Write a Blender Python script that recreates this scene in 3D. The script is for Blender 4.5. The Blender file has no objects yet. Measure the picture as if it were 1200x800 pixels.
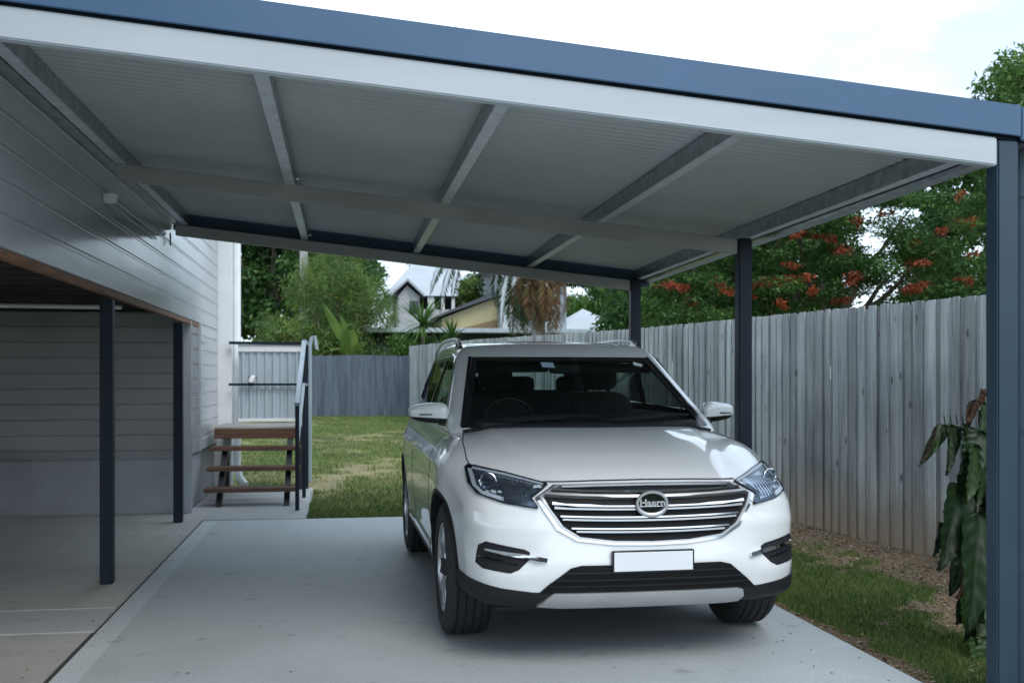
import bpy, bmesh, math, random
import numpy as np
from mathutils import Vector, Matrix, noise
from mathutils.bvhtree import BVHTree
random.seed(7); rng = np.random.default_rng(7)
C = bpy.context.scene.collection
R = math.radians
scene = bpy.context.scene
# ------------------------------------------------------------------ camera
F = 1234.0; CX = 600.0; HY = 442.0; TH = math.atan(200/F); HC = 1.42
cs, sn = math.cos(TH), math.sin(TH)
cam_d = bpy.data.cameras.new('camera'); cam = bpy.data.objects.new('camera', cam_d); C.objects.link(cam)
cam.location = (0, 0, HC); cam.rotation_euler = (R(90), 0, -TH)
cam_d.sensor_width = 36; cam_d.lens = F/1200*36; cam_d.shift_y = (HY-400)/1200
cam_d.clip_start = .05; cam_d.clip_end = 2000
cam_d.dof.use_dof = True; cam_d.dof.focus_distance = 5.6; cam_d.dof.aperture_fstop = 4.5
scene.camera = cam
def Dp(px, py, Y):
    """world point seen at photo pixel (px,py) lying on the plane y = Y"""
    k = math.tan(TH+math.atan((px-CX)/F)); X = k*Y
    d = X*sn+Y*cs
    return Vector((X, Y, HC+(HY-py)*d/F))
# ------------------------------------------------------------------ world + sun
SUN_EL, SUN_AZ = R(46), R(163)      # azimuth measured clockwise from +Y
w = bpy.data.worlds.new("World"); scene.world = w; w.use_nodes = True
nt = w.node_tree; N = nt.nodes; L = nt.links
bg = N['Background']; out = N['World Output']
sky = N.new('ShaderNodeTexSky'); sky.sky_type = 'NISHITA'; sky.sun_disc = False
sky.sun_elevation = SUN_EL; sky.sun_rotation = SUN_AZ; sky.air_density = 1.0; sky.dust_density = 2.0
tc = N.new('ShaderNodeTexCoord'); mp = N.new('ShaderNodeMapping'); mp.inputs['Scale'].default_value = (1, 1, 2.6)
nz = N.new('ShaderNodeTexNoise'); nz.inputs['Scale'].default_value = 2.3; nz.inputs['Detail'].default_value = 8; nz.inputs['Roughness'].default_value = .55
cr = N.new('ShaderNodeValToRGB'); cr.color_ramp.elements[0].position = .40; cr.color_ramp.elements[0].color = (.42, .42, .42, 1)
cr.color_ramp.elements[1].position = .60; cr.color_ramp.elements[1].color = (1, 1, 1, 1)
mx = N.new('ShaderNodeMixRGB'); mx.inputs[2].default_value = (9.0, 10.7, 12.4, 1)
L.new(tc.outputs['Generated'], mp.inputs[0]); L.new(mp.outputs[0], nz.inputs['Vector']); L.new(nz.outputs[0], cr.inputs[0])
L.new(sky.outputs[0], mx.inputs[1]); L.new(cr.outputs[0], mx.inputs[0]); L.new(mx.outputs[0], bg.inputs[0])
bg.inputs[1].default_value = .125
sd = bpy.data.lights.new('sun', 'SUN'); sd.energy = .9; sd.angle = R(28); sd.color = (1, .95, .88)
so = bpy.data.objects.new('sun', sd); C.objects.link(so)
dirv = Vector((math.sin(SUN_AZ)*math.cos(SUN_EL), math.cos(SUN_AZ)*math.cos(SUN_EL), math.sin(SUN_EL)))
so.rotation_euler = dirv.to_track_quat('Z', 'Y').to_euler()
scene.view_settings.view_transform = 'Standard'; scene.view_settings.look = 'None'
scene.view_settings.gamma = 1; scene.view_settings.use_curve_mapping = False
scene.view_settings.exposure = 0.54
scene.cycles.max_bounces = 8; scene.cycles.transparent_max_bounces = 12

# ------------------------------------------------------------------ materials
def newmat(name):
    m = bpy.data.materials.new(name); m.use_nodes = True
    return m, m.node_tree.nodes, m.node_tree.links, m.node_tree.nodes['Principled BSDF']
def ramp(N, pts):
    r = N.new('ShaderNodeValToRGB'); e = r.color_ramp.elements
    while len(e) < len(pts): e.new(.5)
    for i, (p, c) in enumerate(pts):
        e[i].position = p; e[i].color = (*c, 1) if len(c) == 3 else c
    return r
def pm(name, col, rough=.5, metal=0, var=.12, scale=6, bump=0, bscale=60, coat=0, stretch=(1, 1, 1), island=0, spec=.5):
    m, N, L, b = newmat(name)
    tc = N.new('ShaderNodeTexCoord'); mp = N.new('ShaderNodeMapping'); mp.inputs['Scale'].default_value = stretch
    L.new(tc.outputs['Object'], mp.inputs[0])
    nz = N.new('ShaderNodeTexNoise'); nz.inputs['Scale'].default_value = scale; nz.inputs['Detail'].default_value = 6
    L.new(mp.outputs[0], nz.inputs['Vector'])
    lo = tuple(max(0, c*(1-var)) for c in col); hi = tuple(min(1, c*(1+var)) for c in col)
    r = ramp(N, [(.3, lo), (.7, hi)]); L.new(nz.outputs[0], r.inputs[0]); src = r.outputs[0]
    if island:
        g = N.new('ShaderNodeNewGeometry'); h = N.new('ShaderNodeHueSaturation')
        mr = N.new('ShaderNodeMapRange'); mr.inputs[3].default_value = 1-island; mr.inputs[4].default_value = 1+island
        L.new(g.outputs['Random Per Island'], mr.inputs[0]); L.new(mr.outputs[0], h.inputs['Value']); L.new(src, h.inputs['Color']); src = h.outputs[0]
    L.new(src, b.inputs['Base Color'])
    rr = N.new('ShaderNodeMapRange'); rr.inputs[3].default_value = max(.02, rough-.06); rr.inputs[4].default_value = min(1, rough+.06)
    L.new(nz.outputs[0], rr.inputs[0]); L.new(rr.outputs[0], b.inputs['Roughness'])
    b.inputs['Metallic'].default_value = metal; b.inputs['Specular IOR Level'].default_value = spec
    if coat: b.inputs['Coat Weight'].default_value = coat; b.inputs['Coat Roughness'].default_value = .03
    if bump:
        n2 = N.new('ShaderNodeTexNoise'); n2.inputs['Scale'].default_value = bscale; n2.inputs['Detail'].default_value = 5
        L.new(mp.outputs[0], n2.inputs['Vector'])
        bp = N.new('ShaderNodeBump'); bp.inputs['Strength'].default_value = bump; bp.inputs['Distance'].default_value = .01
        L.new(n2.outputs[0], bp.inputs['Height']); L.new(bp.outputs[0], b.inputs['Normal'])
    return m
def concrete(name, base, seed, stain=.25, margin=False):
    m, N, L, b = newmat(name)
    tc = N.new('ShaderNodeTexCoord'); mp = N.new('ShaderNodeMapping'); mp.inputs['Location'].default_value = (seed, seed*2, 0)
    L.new(tc.outputs['Object'], mp.inputs[0])
    a = N.new('ShaderNodeTexNoise'); a.inputs['Scale'].default_value = .55; a.inputs['Detail'].default_value = 7; a.inputs['Roughness'].default_value = .62
    c = N.new('ShaderNodeTexNoise'); c.inputs['Scale'].default_value = 70; c.inputs['Detail'].default_value = 4
    s = N.new('ShaderNodeMapping'); s.inputs['Scale'].default_value = (1.2, 26, 1); L.new(mp.outputs[0], s.inputs[0])
    br = N.new('ShaderNodeTexNoise'); br.inputs['Scale'].default_value = 4; br.inputs['Detail'].default_value = 4; L.new(s.outputs[0], br.inputs['Vector'])
    for n in (a, c): L.new(mp.outputs[0], n.inputs['Vector'])
    r1 = ramp(N, [(.32, tuple(x*(1-stain) for x in base)), (.5, base), (.68, tuple(x*(1+stain*.6) for x in base))]); L.new(a.outputs[0], r1.inputs[0])
    r2 = ramp(N, [(.3, (.86,)*3), (.7, (1.06,)*3)]); L.new(c.outputs[0], r2.inputs[0])
    r3 = ramp(N, [(.3, (.93,)*3), (.7, (1.04,)*3)]); L.new(br.outputs[0], r3.inputs[0])
    m1 = N.new('ShaderNodeMixRGB'); m1.blend_type = 'MULTIPLY'; m1.inputs[0].default_value = 1; L.new(r1.outputs[0], m1.inputs[1]); L.new(r2.outputs[0], m1.inputs[2])
    m2 = N.new('ShaderNodeMixRGB'); m2.blend_type = 'MULTIPLY'; m2.inputs[0].default_value = 1; L.new(m1.outputs[0], m2.inputs[1]); L.new(r3.outputs[0], m2.inputs[2])
    # sparse dark spots
    v = N.new('ShaderNodeTexNoise'); v.inputs['Scale'].default_value = 5; v.inputs['Detail'].default_value = 2; L.new(mp.outputs[0], v.inputs['Vector'])
    r4 = ramp(N, [(.64, (1, 1, 1)), (.74, (.74, .74, .76))]); L.new(v.outputs[0], r4.inputs[0])
    m3 = N.new('ShaderNodeMixRGB'); m3.blend_type = 'MULTIPLY'; m3.inputs[0].default_value = 1; L.new(m2.outputs[0], m3.inputs[1]); L.new(r4.outputs[0], m3.inputs[2])
    src = m3.outputs[0]
    if margin:   # paler trowelled margin along the left edge of the driveway
        sx = N.new('ShaderNodeSeparateXYZ'); L.new(tc.outputs['Object'], sx.inputs[0])
        r5 = ramp(N, [(0, (1.22, 1.22, 1.22)), (1, (1, 1, 1))]); r5.color_ramp.interpolation = 'CONSTANT'
        mr = N.new('ShaderNodeMapRange'); mr.inputs[1].default_value = -1.36; mr.inputs[2].default_value = -1.07; L.new(sx.outputs[0], mr.inputs[0])
        r5.color_ramp.elements[1].position = .5
        L.new(mr.outputs[0], r5.inputs[0])
        m4 = N.new('ShaderNodeMixRGB'); m4.blend_type = 'MULTIPLY'; m4.inputs[0].default_value = 1; L.new(src, m4.inputs[1]); L.new(r5.outputs[0], m4.inputs[2]); src = m4.outputs[0]
    L.new(src, b.inputs['Base Color']); b.inputs['Roughness'].default_value = .62
    bp = N.new('ShaderNodeBump'); bp.inputs['Strength'].default_value = .25; bp.inputs['Distance'].default_value = .004
    ad = N.new('ShaderNodeMath'); ad.operation = 'ADD'; L.new(c.outputs[0], ad.inputs[0]); L.new(br.outputs[0], ad.inputs[1]); L.new(ad.outputs[0], bp.inputs['Height']); L.new(bp.outputs[0], b.inputs['Normal'])
    return m
def leafmat(name, cols, rough=.5, trans=.25, gloss=.3):
    m, N, L, b = newmat(name)
    g = N.new('ShaderNodeNewGeometry')
    r = ramp(N, [(i/(len(cols)-1), c) for i, c in enumerate(cols)]); L.new(g.outputs['Random Per Island'], r.inputs[0])
    tc = N.new('ShaderNodeTexCoord'); nz = N.new('ShaderNodeTexNoise'); nz.inputs['Scale'].default_value = .9; nz.inputs['Detail'].default_value = 3
    L.new(tc.outputs['Object'], nz.inputs['Vector']); r2 = ramp(N, [(.3, (.6, .65, .7)), (.7, (1.35, 1.3, 1.1))]); L.new(nz.outputs[0], r2.inputs[0])
    mm = N.new('ShaderNodeMixRGB'); mm.blend_type = 'MULTIPLY'; mm.inputs[0].default_value = 1
    L.new(r.outputs[0], mm.inputs[1]); L.new(r2.outputs[0], mm.inputs[2])
    L.new(mm.outputs[0], b.inputs['Base Color']); b.inputs['Roughness'].default_value = rough; b.inputs['Specular IOR Level'].default_value = gloss
    t = N.new('ShaderNodeBsdfTranslucent'); L.new(mm.outputs[0], t.inputs[0]); ms = N.new('ShaderNodeMixShader'); ms.inputs[0].default_value = trans
    o = N['Material Output']; L.new(b.outputs[0], ms.inputs[1]); L.new(t.outputs[0], ms.inputs[2]); L.new(ms.outputs[0], o.inputs[0])
    return m
def glassmat(name, tint, t=.75, rough=.02):
    m, N, L, b = newmat(name)
    N.remove(b); o = N['Material Output']
    tr = N.new('ShaderNodeBsdfTransparent'); tr.inputs[0].default_value = (*tint, 1)
    gl = N.new('ShaderNodeBsdfGlossy'); gl.inputs['Roughness'].default_value = rough
    fr = N.new('ShaderNodeFresnel'); fr.inputs[0].default_value = 1.5
    mr = N.new('ShaderNodeMapRange'); mr.inputs[3].default_value = .0; mr.inputs[4].default_value = t; L.new(fr.outputs[0], mr.inputs[0])
    ms = N.new('ShaderNodeMixShader'); L.new(mr.outputs[0], ms.inputs[0]); L.new(tr.outputs[0], ms.inputs[1]); L.new(gl.outputs[0], ms.inputs[2]); L.new(ms.outputs[0], o.inputs[0])
    return m

M = {}
M['drive'] = concrete('driveway concrete', (.44, .475, .485), 3.1, .13, margin=True)
M['slab'] = concrete('old slab concrete', (.45, .44, .40), 9.7, .30)
M['strip'] = concrete('painted sunlight concrete', (.47, .48, .47), 5.2, .15)  # slab concrete with a patch of sunlight put into its colour
M['pad'] = concrete('step pad concrete', (.40, .41, .41), 12.2, .18)
M['render'] = pm('painted render', (.33, .34, .355), .7, 0, .10, 3, .25, 40)
M['blue'] = pm('blue colorbond', (.045, .105, .20), .42, 0, .07, 2, .03, 30)
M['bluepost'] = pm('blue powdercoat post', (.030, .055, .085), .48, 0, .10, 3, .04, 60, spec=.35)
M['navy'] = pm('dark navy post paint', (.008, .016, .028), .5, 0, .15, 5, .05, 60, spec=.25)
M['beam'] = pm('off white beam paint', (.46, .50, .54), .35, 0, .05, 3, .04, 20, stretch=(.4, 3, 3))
M['beamshade'] = pm('shaded off white beam paint', (.34, .34, .325), .5, 0, .08, 3, .04, 20)  # same off white beams, darkened in colour for the dimmer light under the roof
M['sheet'] = pm('painted roof sheet', (.40, .42, .42), .32, 0, .07, 1.5, .03, 20)
M['galv'] = pm('galvanised steel', (.42, .45, .47), .34, .95, .25, 14, .05, 40)
M['galvlit'] = pm('lit galvanised flange', (.62, .66, .69), .4, .35, .16, 14, .05, 40)  # same steel, with the bright ground reflection put into its colour
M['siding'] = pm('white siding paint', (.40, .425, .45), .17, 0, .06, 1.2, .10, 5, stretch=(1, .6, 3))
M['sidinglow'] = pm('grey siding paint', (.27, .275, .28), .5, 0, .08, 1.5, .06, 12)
M['trim'] = pm('white trim paint', (.78, .80, .81), .4, 0, .05, 3)
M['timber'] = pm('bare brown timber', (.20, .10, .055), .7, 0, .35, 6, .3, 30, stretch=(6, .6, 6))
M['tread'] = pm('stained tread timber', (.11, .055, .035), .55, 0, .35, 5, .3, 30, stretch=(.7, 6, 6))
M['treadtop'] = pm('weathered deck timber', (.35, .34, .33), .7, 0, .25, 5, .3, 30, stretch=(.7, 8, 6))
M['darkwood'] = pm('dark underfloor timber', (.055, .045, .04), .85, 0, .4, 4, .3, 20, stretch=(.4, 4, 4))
M['black'] = pm('black steel', (.02, .022, .025), .45, 0, .1)
M['railgrey'] = pm('grey rail paint', (.30, .36, .41), .4, 0, .1)
M['plastic'] = pm('white plastic', (.75, .76, .76), .4, 0, .04)
M['corrpale'] = pm('pale corrugated steel', (.44, .51, .56), .4, .2, .10, 2, .02, 30, stretch=(6, 6, .4))
M['corrdark'] = pm('old corrugated steel', (.095, .118, .155), .5, .3, .35, 2.2, .05, 30, stretch=(5, 5, .5))
M['soil'] = None
# weathered palings
def paling_mat():
    m, N, L, b = newmat('weathered palings')
    tc = N.new('ShaderNodeTexCoord'); g = N.new('ShaderNodeNewGeometry')
    mp = N.new('ShaderNodeMapping'); mp.inputs['Scale'].default_value = (22, 22, .9); L.new(tc.outputs['Object'], mp.inputs[0])
    n1 = N.new('ShaderNodeTexNoise'); n1.inputs['Scale'].default_value = 1.6; n1.inputs['Detail'].default_value = 9; n1.inputs['Roughness'].default_value = .65; n1.inputs['Distortion'].default_value = .6
    L.new(mp.outputs[0], n1.inputs['Vector'])
    r1 = ramp(N, [(.22, (.11, .115, .115)), (.42, (.29, .305, .31)), (.60, (.40, .42, .43)), (.8, (.56, .58, .58))]); L.new(n1.outputs[0], r1.inputs[0])
    mr = N.new('ShaderNodeMapRange'); mr.inputs[3].default_value = .58; mr.inputs[4].default_value = 1.25; L.new(g.outputs['Random Per Island'], mr.inputs[0])
    h = N.new('ShaderNodeHueSaturation'); L.new(mr.outputs[0], h.inputs['Value']); L.new(r1.outputs[0], h.inputs['Color'])
    # big blotches
    n2 = N.new('ShaderNodeTexNoise'); n2.inputs['Scale'].default_value = 1.3; n2.inputs['Detail'].default_value = 5; L.new(tc.outputs['Object'], n2.inputs['Vector'])
    r2 = ramp(N, [(.3, (.72, .74, .76)), (.65, (1.1, 1.1, 1.08))]); L.new(n2.outputs[0], r2.inputs[0])
    mu = N.new('ShaderNodeMixRGB'); mu.blend_type = 'MULTIPLY'; mu.inputs[0].default_value = 1; L.new(h.outputs[0], mu.inputs[1]); L.new(r2.outputs[0], mu.inputs[2])
    # knots
    mk = N.new('ShaderNodeMapping'); mk.inputs['Scale'].default_value = (9, 9, 3.2); L.new(tc.outputs['Object'], mk.inputs[0])
    vo = N.new('ShaderNodeTexVoronoi'); vo.inputs['Scale'].default_value = .8; L.new(mk.outputs[0], vo.inputs['Vector'])
    r3 = ramp(N, [(.05, (.30, .28, .26)), (.13, (1, 1, 1))]); L.new(vo.outputs['Distance'], r3.inputs[0])
    mk2 = N.new('ShaderNodeMixRGB'); mk2.blend_type = 'MULTIPLY'; mk2.inputs[0].default_value = 1; L.new(mu.outputs[0], mk2.inputs[1]); L.new(r3.outputs[0], mk2.inputs[2])
    # soil-stained feet
    sx = N.new('ShaderNodeSeparateXYZ'); L.new(tc.outputs['Object'], sx.inputs[0])
    ad = N.new('ShaderNodeMath'); ad.operation = 'MULTIPLY_ADD'; ad.inputs[1].default_value = .25; L.new(n2.outputs[0], ad.inputs[0]); L.new(sx.outputs[2], ad.inputs[2])
    r4 = ramp(N, [(.12, (.9, .9, .9)), (.72, (0, 0, 0))]); L.new(ad.outputs[0], r4.inputs[0])
    mk3 = N.new('ShaderNodeMixRGB'); mk3.inputs[2].default_value = (.34, .26, .18, 1); L.new(r4.outputs[0], mk3.inputs[0]); L.new(mk2.outputs[0], mk3.inputs[1])
    L.new(mk3.outputs[0], b.inputs['Base Color']); b.inputs['Roughness'].default_value = .8
    bp = N.new('ShaderNodeBump'); bp.inputs['Strength'].default_value = .5; bp.inputs['Distance'].default_value = .004; L.new(n1.outputs[0], bp.inputs['Height']); L.new(bp.outputs[0], b.inputs['Normal'])
    return m
M['paling'] = paling_mat()
def ground_mat(gn=((.05, .085, .02), (.13, .17, .045)), bn=((.06, .042, .03), (.155, .115, .08), (.27, .215, .16)), nm='yard ground'):
    m, N, L, b = newmat(nm)
    tc = N.new('ShaderNodeTexCoord')
    def nz(s, d=6): 
        n = N.new('ShaderNodeTexNoise'); n.inputs['Scale'].default_value = s; n.inputs['Detail'].default_value = d; L.new(tc.outputs['Object'], n.inputs['Vector']); return n
    a = nz(.8, 8); f = nz(28, 6); g = nz(90, 3)
    green = ramp(N, [(.3, gn[0]), (.7, gn[1])]); L.new(f.outputs[0], green.inputs[0])
    brown = ramp(N, [(.28, bn[0]), (.5, bn[1]), (.72, bn[2])]); L.new(g.outputs[0], brown.inputs[0])
    at = N.new('ShaderNodeAttribute'); at.attribute_name = 'turf'
    mr = ramp(N, [(.35, (0, 0, 0)), (.6, (1, 1, 1))])
    ad = N.new('ShaderNodeMath'); ad.operation = 'MULTIPLY_ADD'; ad.inputs[1].default_value = .3; L.new(f.outputs[0], ad.inputs[0]); 
    sb = N.new('ShaderNodeMath'); sb.operation = 'SUBTRACT'; sb.inputs[1].default_value = .15; L.new(at.outputs['Fac'], sb.inputs[0]); L.new(sb.outputs[0], ad.inputs[2])
    L.new(ad.outputs[0], mr.inputs[0])
    mx = N.new('ShaderNodeMixRGB'); L.new(mr.outputs[0], mx.inputs[0]); L.new(brown.outputs[0], mx.inputs[1]); L.new(green.outputs[0], mx.inputs[2])
    r2 = ramp(N, [(.3, (.8, .8, .8)), (.7, (1.25, 1.2, 1.05))]); L.new(a.outputs[0], r2.inputs[0])
    mu = N.new('ShaderNodeMixRGB'); mu.blend_type = 'MULTIPLY'; mu.inputs[0].default_value = 1; L.new(mx.outputs[0], mu.inputs[1]); L.new(r2.outputs[0], mu.inputs[2])
    L.new(mu.outputs[0], b.inputs['Base Color']); b.inputs['Roughness'].default_value = .95; b.inputs['Specular IOR Level'].default_value = .15
    bp = N.new('ShaderNodeBump'); bp.inputs['Strength'].default_value = .8; bp.inputs['Distance'].default_value = .02; L.new(g.outputs[0], bp.inputs['Height']); L.new(bp.outputs[0], b.inputs['Normal'])
    return m
M['soil'] = ground_mat()
M['soil_rear'] = ground_mat(((.06, .11, .03), (.17, .20, .07)), ((.14, .12, .06), (.25, .23, .13), (.36, .33, .21)), 'dry lawn ground')

# ------------------------------------------------------------------ mesh helpers
class MB:
    def __init__(s): s.v = []; s.f = []; s.m = []
    def add(s, vs, fs, mi=0):
        k = len(s.v); s.v += [tuple(p) for p in vs]; s.f += [tuple(i+k for i in f) for f in fs]; s.m += [mi]*len(fs); return s
    def box(s, x0, x1, y0, y1, z0, z1, mi=0, mat=None):
        vs = [Vector((x, y, z)) for z in (z0, z1) for y in (y0, y1) for x in (x0, x1)]
        if mat is not None: vs = [mat @ p for p in vs]
        return s.add(vs, [(0, 2, 3, 1), (4, 5, 7, 6), (0, 1, 5, 4), (2, 6, 7, 3), (0, 4, 6, 2), (1, 3, 7, 5)], mi)
    def hexa(s, b4, t4, mi=0):
        return s.add(list(b4)+list(t4), [(0, 3, 2, 1), (4, 5, 6, 7), (0, 1, 5, 4), (1, 2, 6, 5), (2, 3, 7, 6), (3, 0, 4, 7)], mi)
    def tube(s, pts, r, n=10, mi=0, cap=True):
        pts = [Vector(p) for p in pts]; rs = r if isinstance(r, (list, tuple)) else [r]*len(pts)
        base = len(s.v); up = None
        for i, p in enumerate(pts):
            t = (pts[min(i+1, len(pts)-1)]-pts[max(i-1, 0)]).normalized()
            if up is None: up = t.orthogonal().normalized()
            a = (up - t*up.dot(t)).normalized(); up = a; b = t.cross(a)
            for k in range(n):
                an = 2*math.pi*k/n; s.v.append(tuple(p+(a*math.cos(an)+b*math.sin(an))*rs[i]))
        for i in range(len(pts)-1):
            for k in range(n):
                k2 = (k+1) % n
                s.f.append((base+i*n+k, base+i*n+k2, base+(i+1)*n+k2, base+(i+1)*n+k)); s.m.append(mi)
        if cap:
            s.f.append(tuple(base+k for k in reversed(range(n)))); s.m.append(mi)
            e = base+(len(pts)-1)*n; s.f.append(tuple(e+k for k in range(n))); s.m.append(mi)
        return s
    def lathe(s, prof, axis='x', n=48, mi=0, center=(0, 0, 0), a0=0, a1=2*math.pi):
        """prof: list of (axial, radius)"""
        c = Vector(center); k0 = len(s.v); m = len(prof); full = abs(a1-a0-2*math.pi) < 1e-6; nn = n if full else n+1
        for k in range(nn):
            a = a0+(a1-a0)*k/n; ca, sa = math.cos(a), math.sin(a)
            for (h, r) in prof:
                if axis == 'x': p = Vector((h, r*ca, r*sa))
                elif axis == 'y': p = Vector((r*ca, h, r*sa))
                else: p = Vector((r*ca, r*sa, h))
                s.v.append(tuple(c+p))
        for k in range(n):
            k2 = (k+1) % nn
            for j in range(m-1):
                s.f.append((k0+k*m+j, k0+k2*m+j, k0+k2*m+j+1, k0+k*m+j+1)); s.m.append(mi)
        return s
def link(name, me, parent=None):
    o = bpy.data.objects.new(name, me); C.objects.link(o)
    if parent: o.parent = parent
    return o
def obj(name, mb, mats, parent=None, smooth=False, bevel=0, seg=2, angle=40):
    me = bpy.data.meshes.new(name); me.from_pydata(mb.v, [], mb.f)
    if not isinstance(mats, (list, tuple)): mats = [mats]
    for m in mats: me.materials.append(m)
    me.polygons.foreach_set('material_index', mb.m)
    if bevel:
        bm = bmesh.new(); bm.from_mesh(me); bmesh.ops.recalc_face_normals(bm, faces=bm.faces)
        es = [e for e in bm.edges if len(e.link_faces) == 2 and e.calc_face_angle(0) > R(30)]
        bmesh.ops.bevel(bm, geom=es, offset=bevel, segments=seg, affect='EDGES', clamp_overlap=True)
        bm.to_mesh(me); bm.free()
    if smooth or bevel:
        me.polygons.foreach_set('use_smooth', [True]*len(me.polygons)); me.set_sharp_from_angle(angle=R(angle))
    me.update()
    return link(name, me, parent)
def thing(name, label, cat, loc=(0, 0, 0), rz=0, group=None):
    o = bpy.data.objects.new(name, None); C.objects.link(o); o.location = loc; o.rotation_euler = (0, 0, rz)
    o.empty_display_size = .2
    o['label'] = label; o['category'] = cat
    if group: o['group'] = group
    return o
def tag(o, label, cat, group=None, kind=None):
    o['label'] = label; o['category'] = cat
    if group: o['group'] = group
    if kind: o['kind'] = kind
    return o
def struct(name, mb, mats, **k):
    o = obj(name, mb, mats, **k); o['kind'] = 'structure'; return o
def np_mesh(name, verts, nq, mat, parent=None, smooth=False):
    """verts (n*k,3): n faces with k = nq corners each, not shared"""
    verts = np.asarray(verts, dtype=np.float32).reshape(-1, 3); n = len(verts); nf = n//nq
    me = bpy.data.meshes.new(name); me.vertices.add(n); me.vertices.foreach_set('co', verts.ravel())
    me.loops.add(n); me.loops.foreach_set('vertex_index', np.arange(n, dtype=np.int32))
    me.polygons.add(nf); me.polygons.foreach_set('loop_start', np.arange(0, n, nq, dtype=np.int32)); me.polygons.foreach_set('loop_total', np.full(nf, nq, dtype=np.int32))
    if isinstance(mat, (list, tuple)):
        for m in mat: me.materials.append(m)
    else: me.materials.append(mat)
    me.update(); me.validate()
    return link(name, me, parent)
def unit(a): return a/np.maximum(np.linalg.norm(a, axis=-1, keepdims=True), 1e-9)
def leaves(P, size, aspect=.4, flat=0., droop=0., dirs=None):
    """rhombic leaves: P (n,3), returns (n*4,3)"""
    n = len(P); d = unit(rng.normal(size=(n, 3))) if dirs is None else unit(dirs+rng.normal(size=(n, 3))*.25)
    d[:, 2] = d[:, 2]*(1-flat)-droop; d = unit(d)
    up = rng.normal(size=(n, 3)); up[:, 2] += 2*flat*2; s = unit(np.cross(d, up)); nn = np.cross(s, d)
    sz = size*(.6+.8*rng.random((n, 1)))
    a = P; b = P+d*sz*.5+s*sz*aspect*.5+nn*sz*.06; c = P+d*sz-nn*sz*.08; e = P+d*sz*.5-s*sz*aspect*.5+nn*sz*.06
    return np.stack([a, b, c, e], 1).reshape(-1, 3)
def clump_pts(cl, n, shell=.55, wts=None):
    """cl: list of (x,y,z,rx,ry,rz)"""
    cl = np.array(cl, float); vol = (cl[:, 3]*cl[:, 4]*cl[:, 5])**(2/3); p = vol/vol.sum()
    k = rng.choice(len(cl), n, p=p); d = unit(rng.normal(size=(n, 3))); r = (shell+(1-shell)*rng.random((n, 1)))**1.0
    r = np.where(rng.random((n, 1)) < .35, rng.random((n, 1))**.5, r)
    return cl[k, :3]+d*r*cl[k, 3:6], d

# ------------------------------------------------------------------ ground
def gz(y):
    def f(yy):
        t = min(1, max(0, (yy-12)/19)); return -.035+.32*(t*t*(3-2*t))
    a = math.floor(y); return f(a)+(f(a+1)-f(a))*(y-a)
gb = MB()
ys = [-300, -100, -30, -10]+list(range(0, 45))+[60, 100, 200, 600]; xs = [-500, -150, -50, -20, -8, -2, 2, 5, 8, 20, 50, 150, 500]
gb.v = [(x, y, gz(y)) for y in ys for x in xs]; nx = len(xs)
for j in range(len(ys)-1):
    for i in range(nx-1): gb.f.append((j*nx+i, j*nx+i+1, (j+1)*nx+i+1, (j+1)*nx+i)); gb.m.append(0)
ground = struct('ground', gb, M['soil'])
at = ground.data.attributes.new('turf', 'FLOAT', 'POINT'); at.data.foreach_set('value', [.7]*len(gb.v))
def turf_side(x, y):
    base = noise.noise(Vector((x*1.5, y*1.2, 2.2)))*.45+noise.noise(Vector((x*4, y*4, 7)))*.38+noise.noise(Vector((x*10, y*10, 3)))*.2
    # soil by the fence and a thin rim beside the concrete
    fx = 5.655-.118*y
    t = min(1, max(0, (fx-x-.42)/.95)); e = min(1, max(0, (x-2.70)/.16))
    hole = math.exp(-((x-3.75)**2/.12+(y-5.6)**2/.9))
    return (.16+.62*t+base*1.0)*e-hole*.55
def turf_rear(x, y):
    return .60+noise.noise(Vector((x*.6, y*.3, 5)))*.30+noise.noise(Vector((x*2.2, y*2, 1)))*.30-.16*math.exp(-((y-17)**2)/9)
def patch(name, x0, x1, y0, y1, st, fn, mat=None):
    b = MB(); nx = int((x1-x0)/st)+1; ny = int((y1-y0)/st)+1; vals = []
    for j in range(ny+1):
        for i in range(nx+1):
            x = x0+(x1-x0)*i/nx; y = y0+(y1-y0)*j/ny
            b.v.append((x, y, gz(y)-(.06 if (x < -.36 and y < 13.8) else 0)+.006+.010*max(0, noise.noise(Vector((x*3, y*3, 0)))))); vals.append(fn(x, y))
    for j in range(ny):
        for i in range(nx): k = j*(nx+1)+i; b.f.append((k, k+1, k+nx+2, k+nx+1)); b.m.append(0)
    o = struct(name, b, mat or M['soil'], smooth=True); a = o.data.attributes.new('turf', 'FLOAT', 'POINT'); a.data.foreach_set('value', vals)
    return o
patch('side_yard', 2.72, 6.5, 1.0, 11.0, .06, turf_side)
patch('back_lawn', -5.0, 6.0, 10.82, 31.2, .12, turf_rear, M['soil_rear'])
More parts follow.
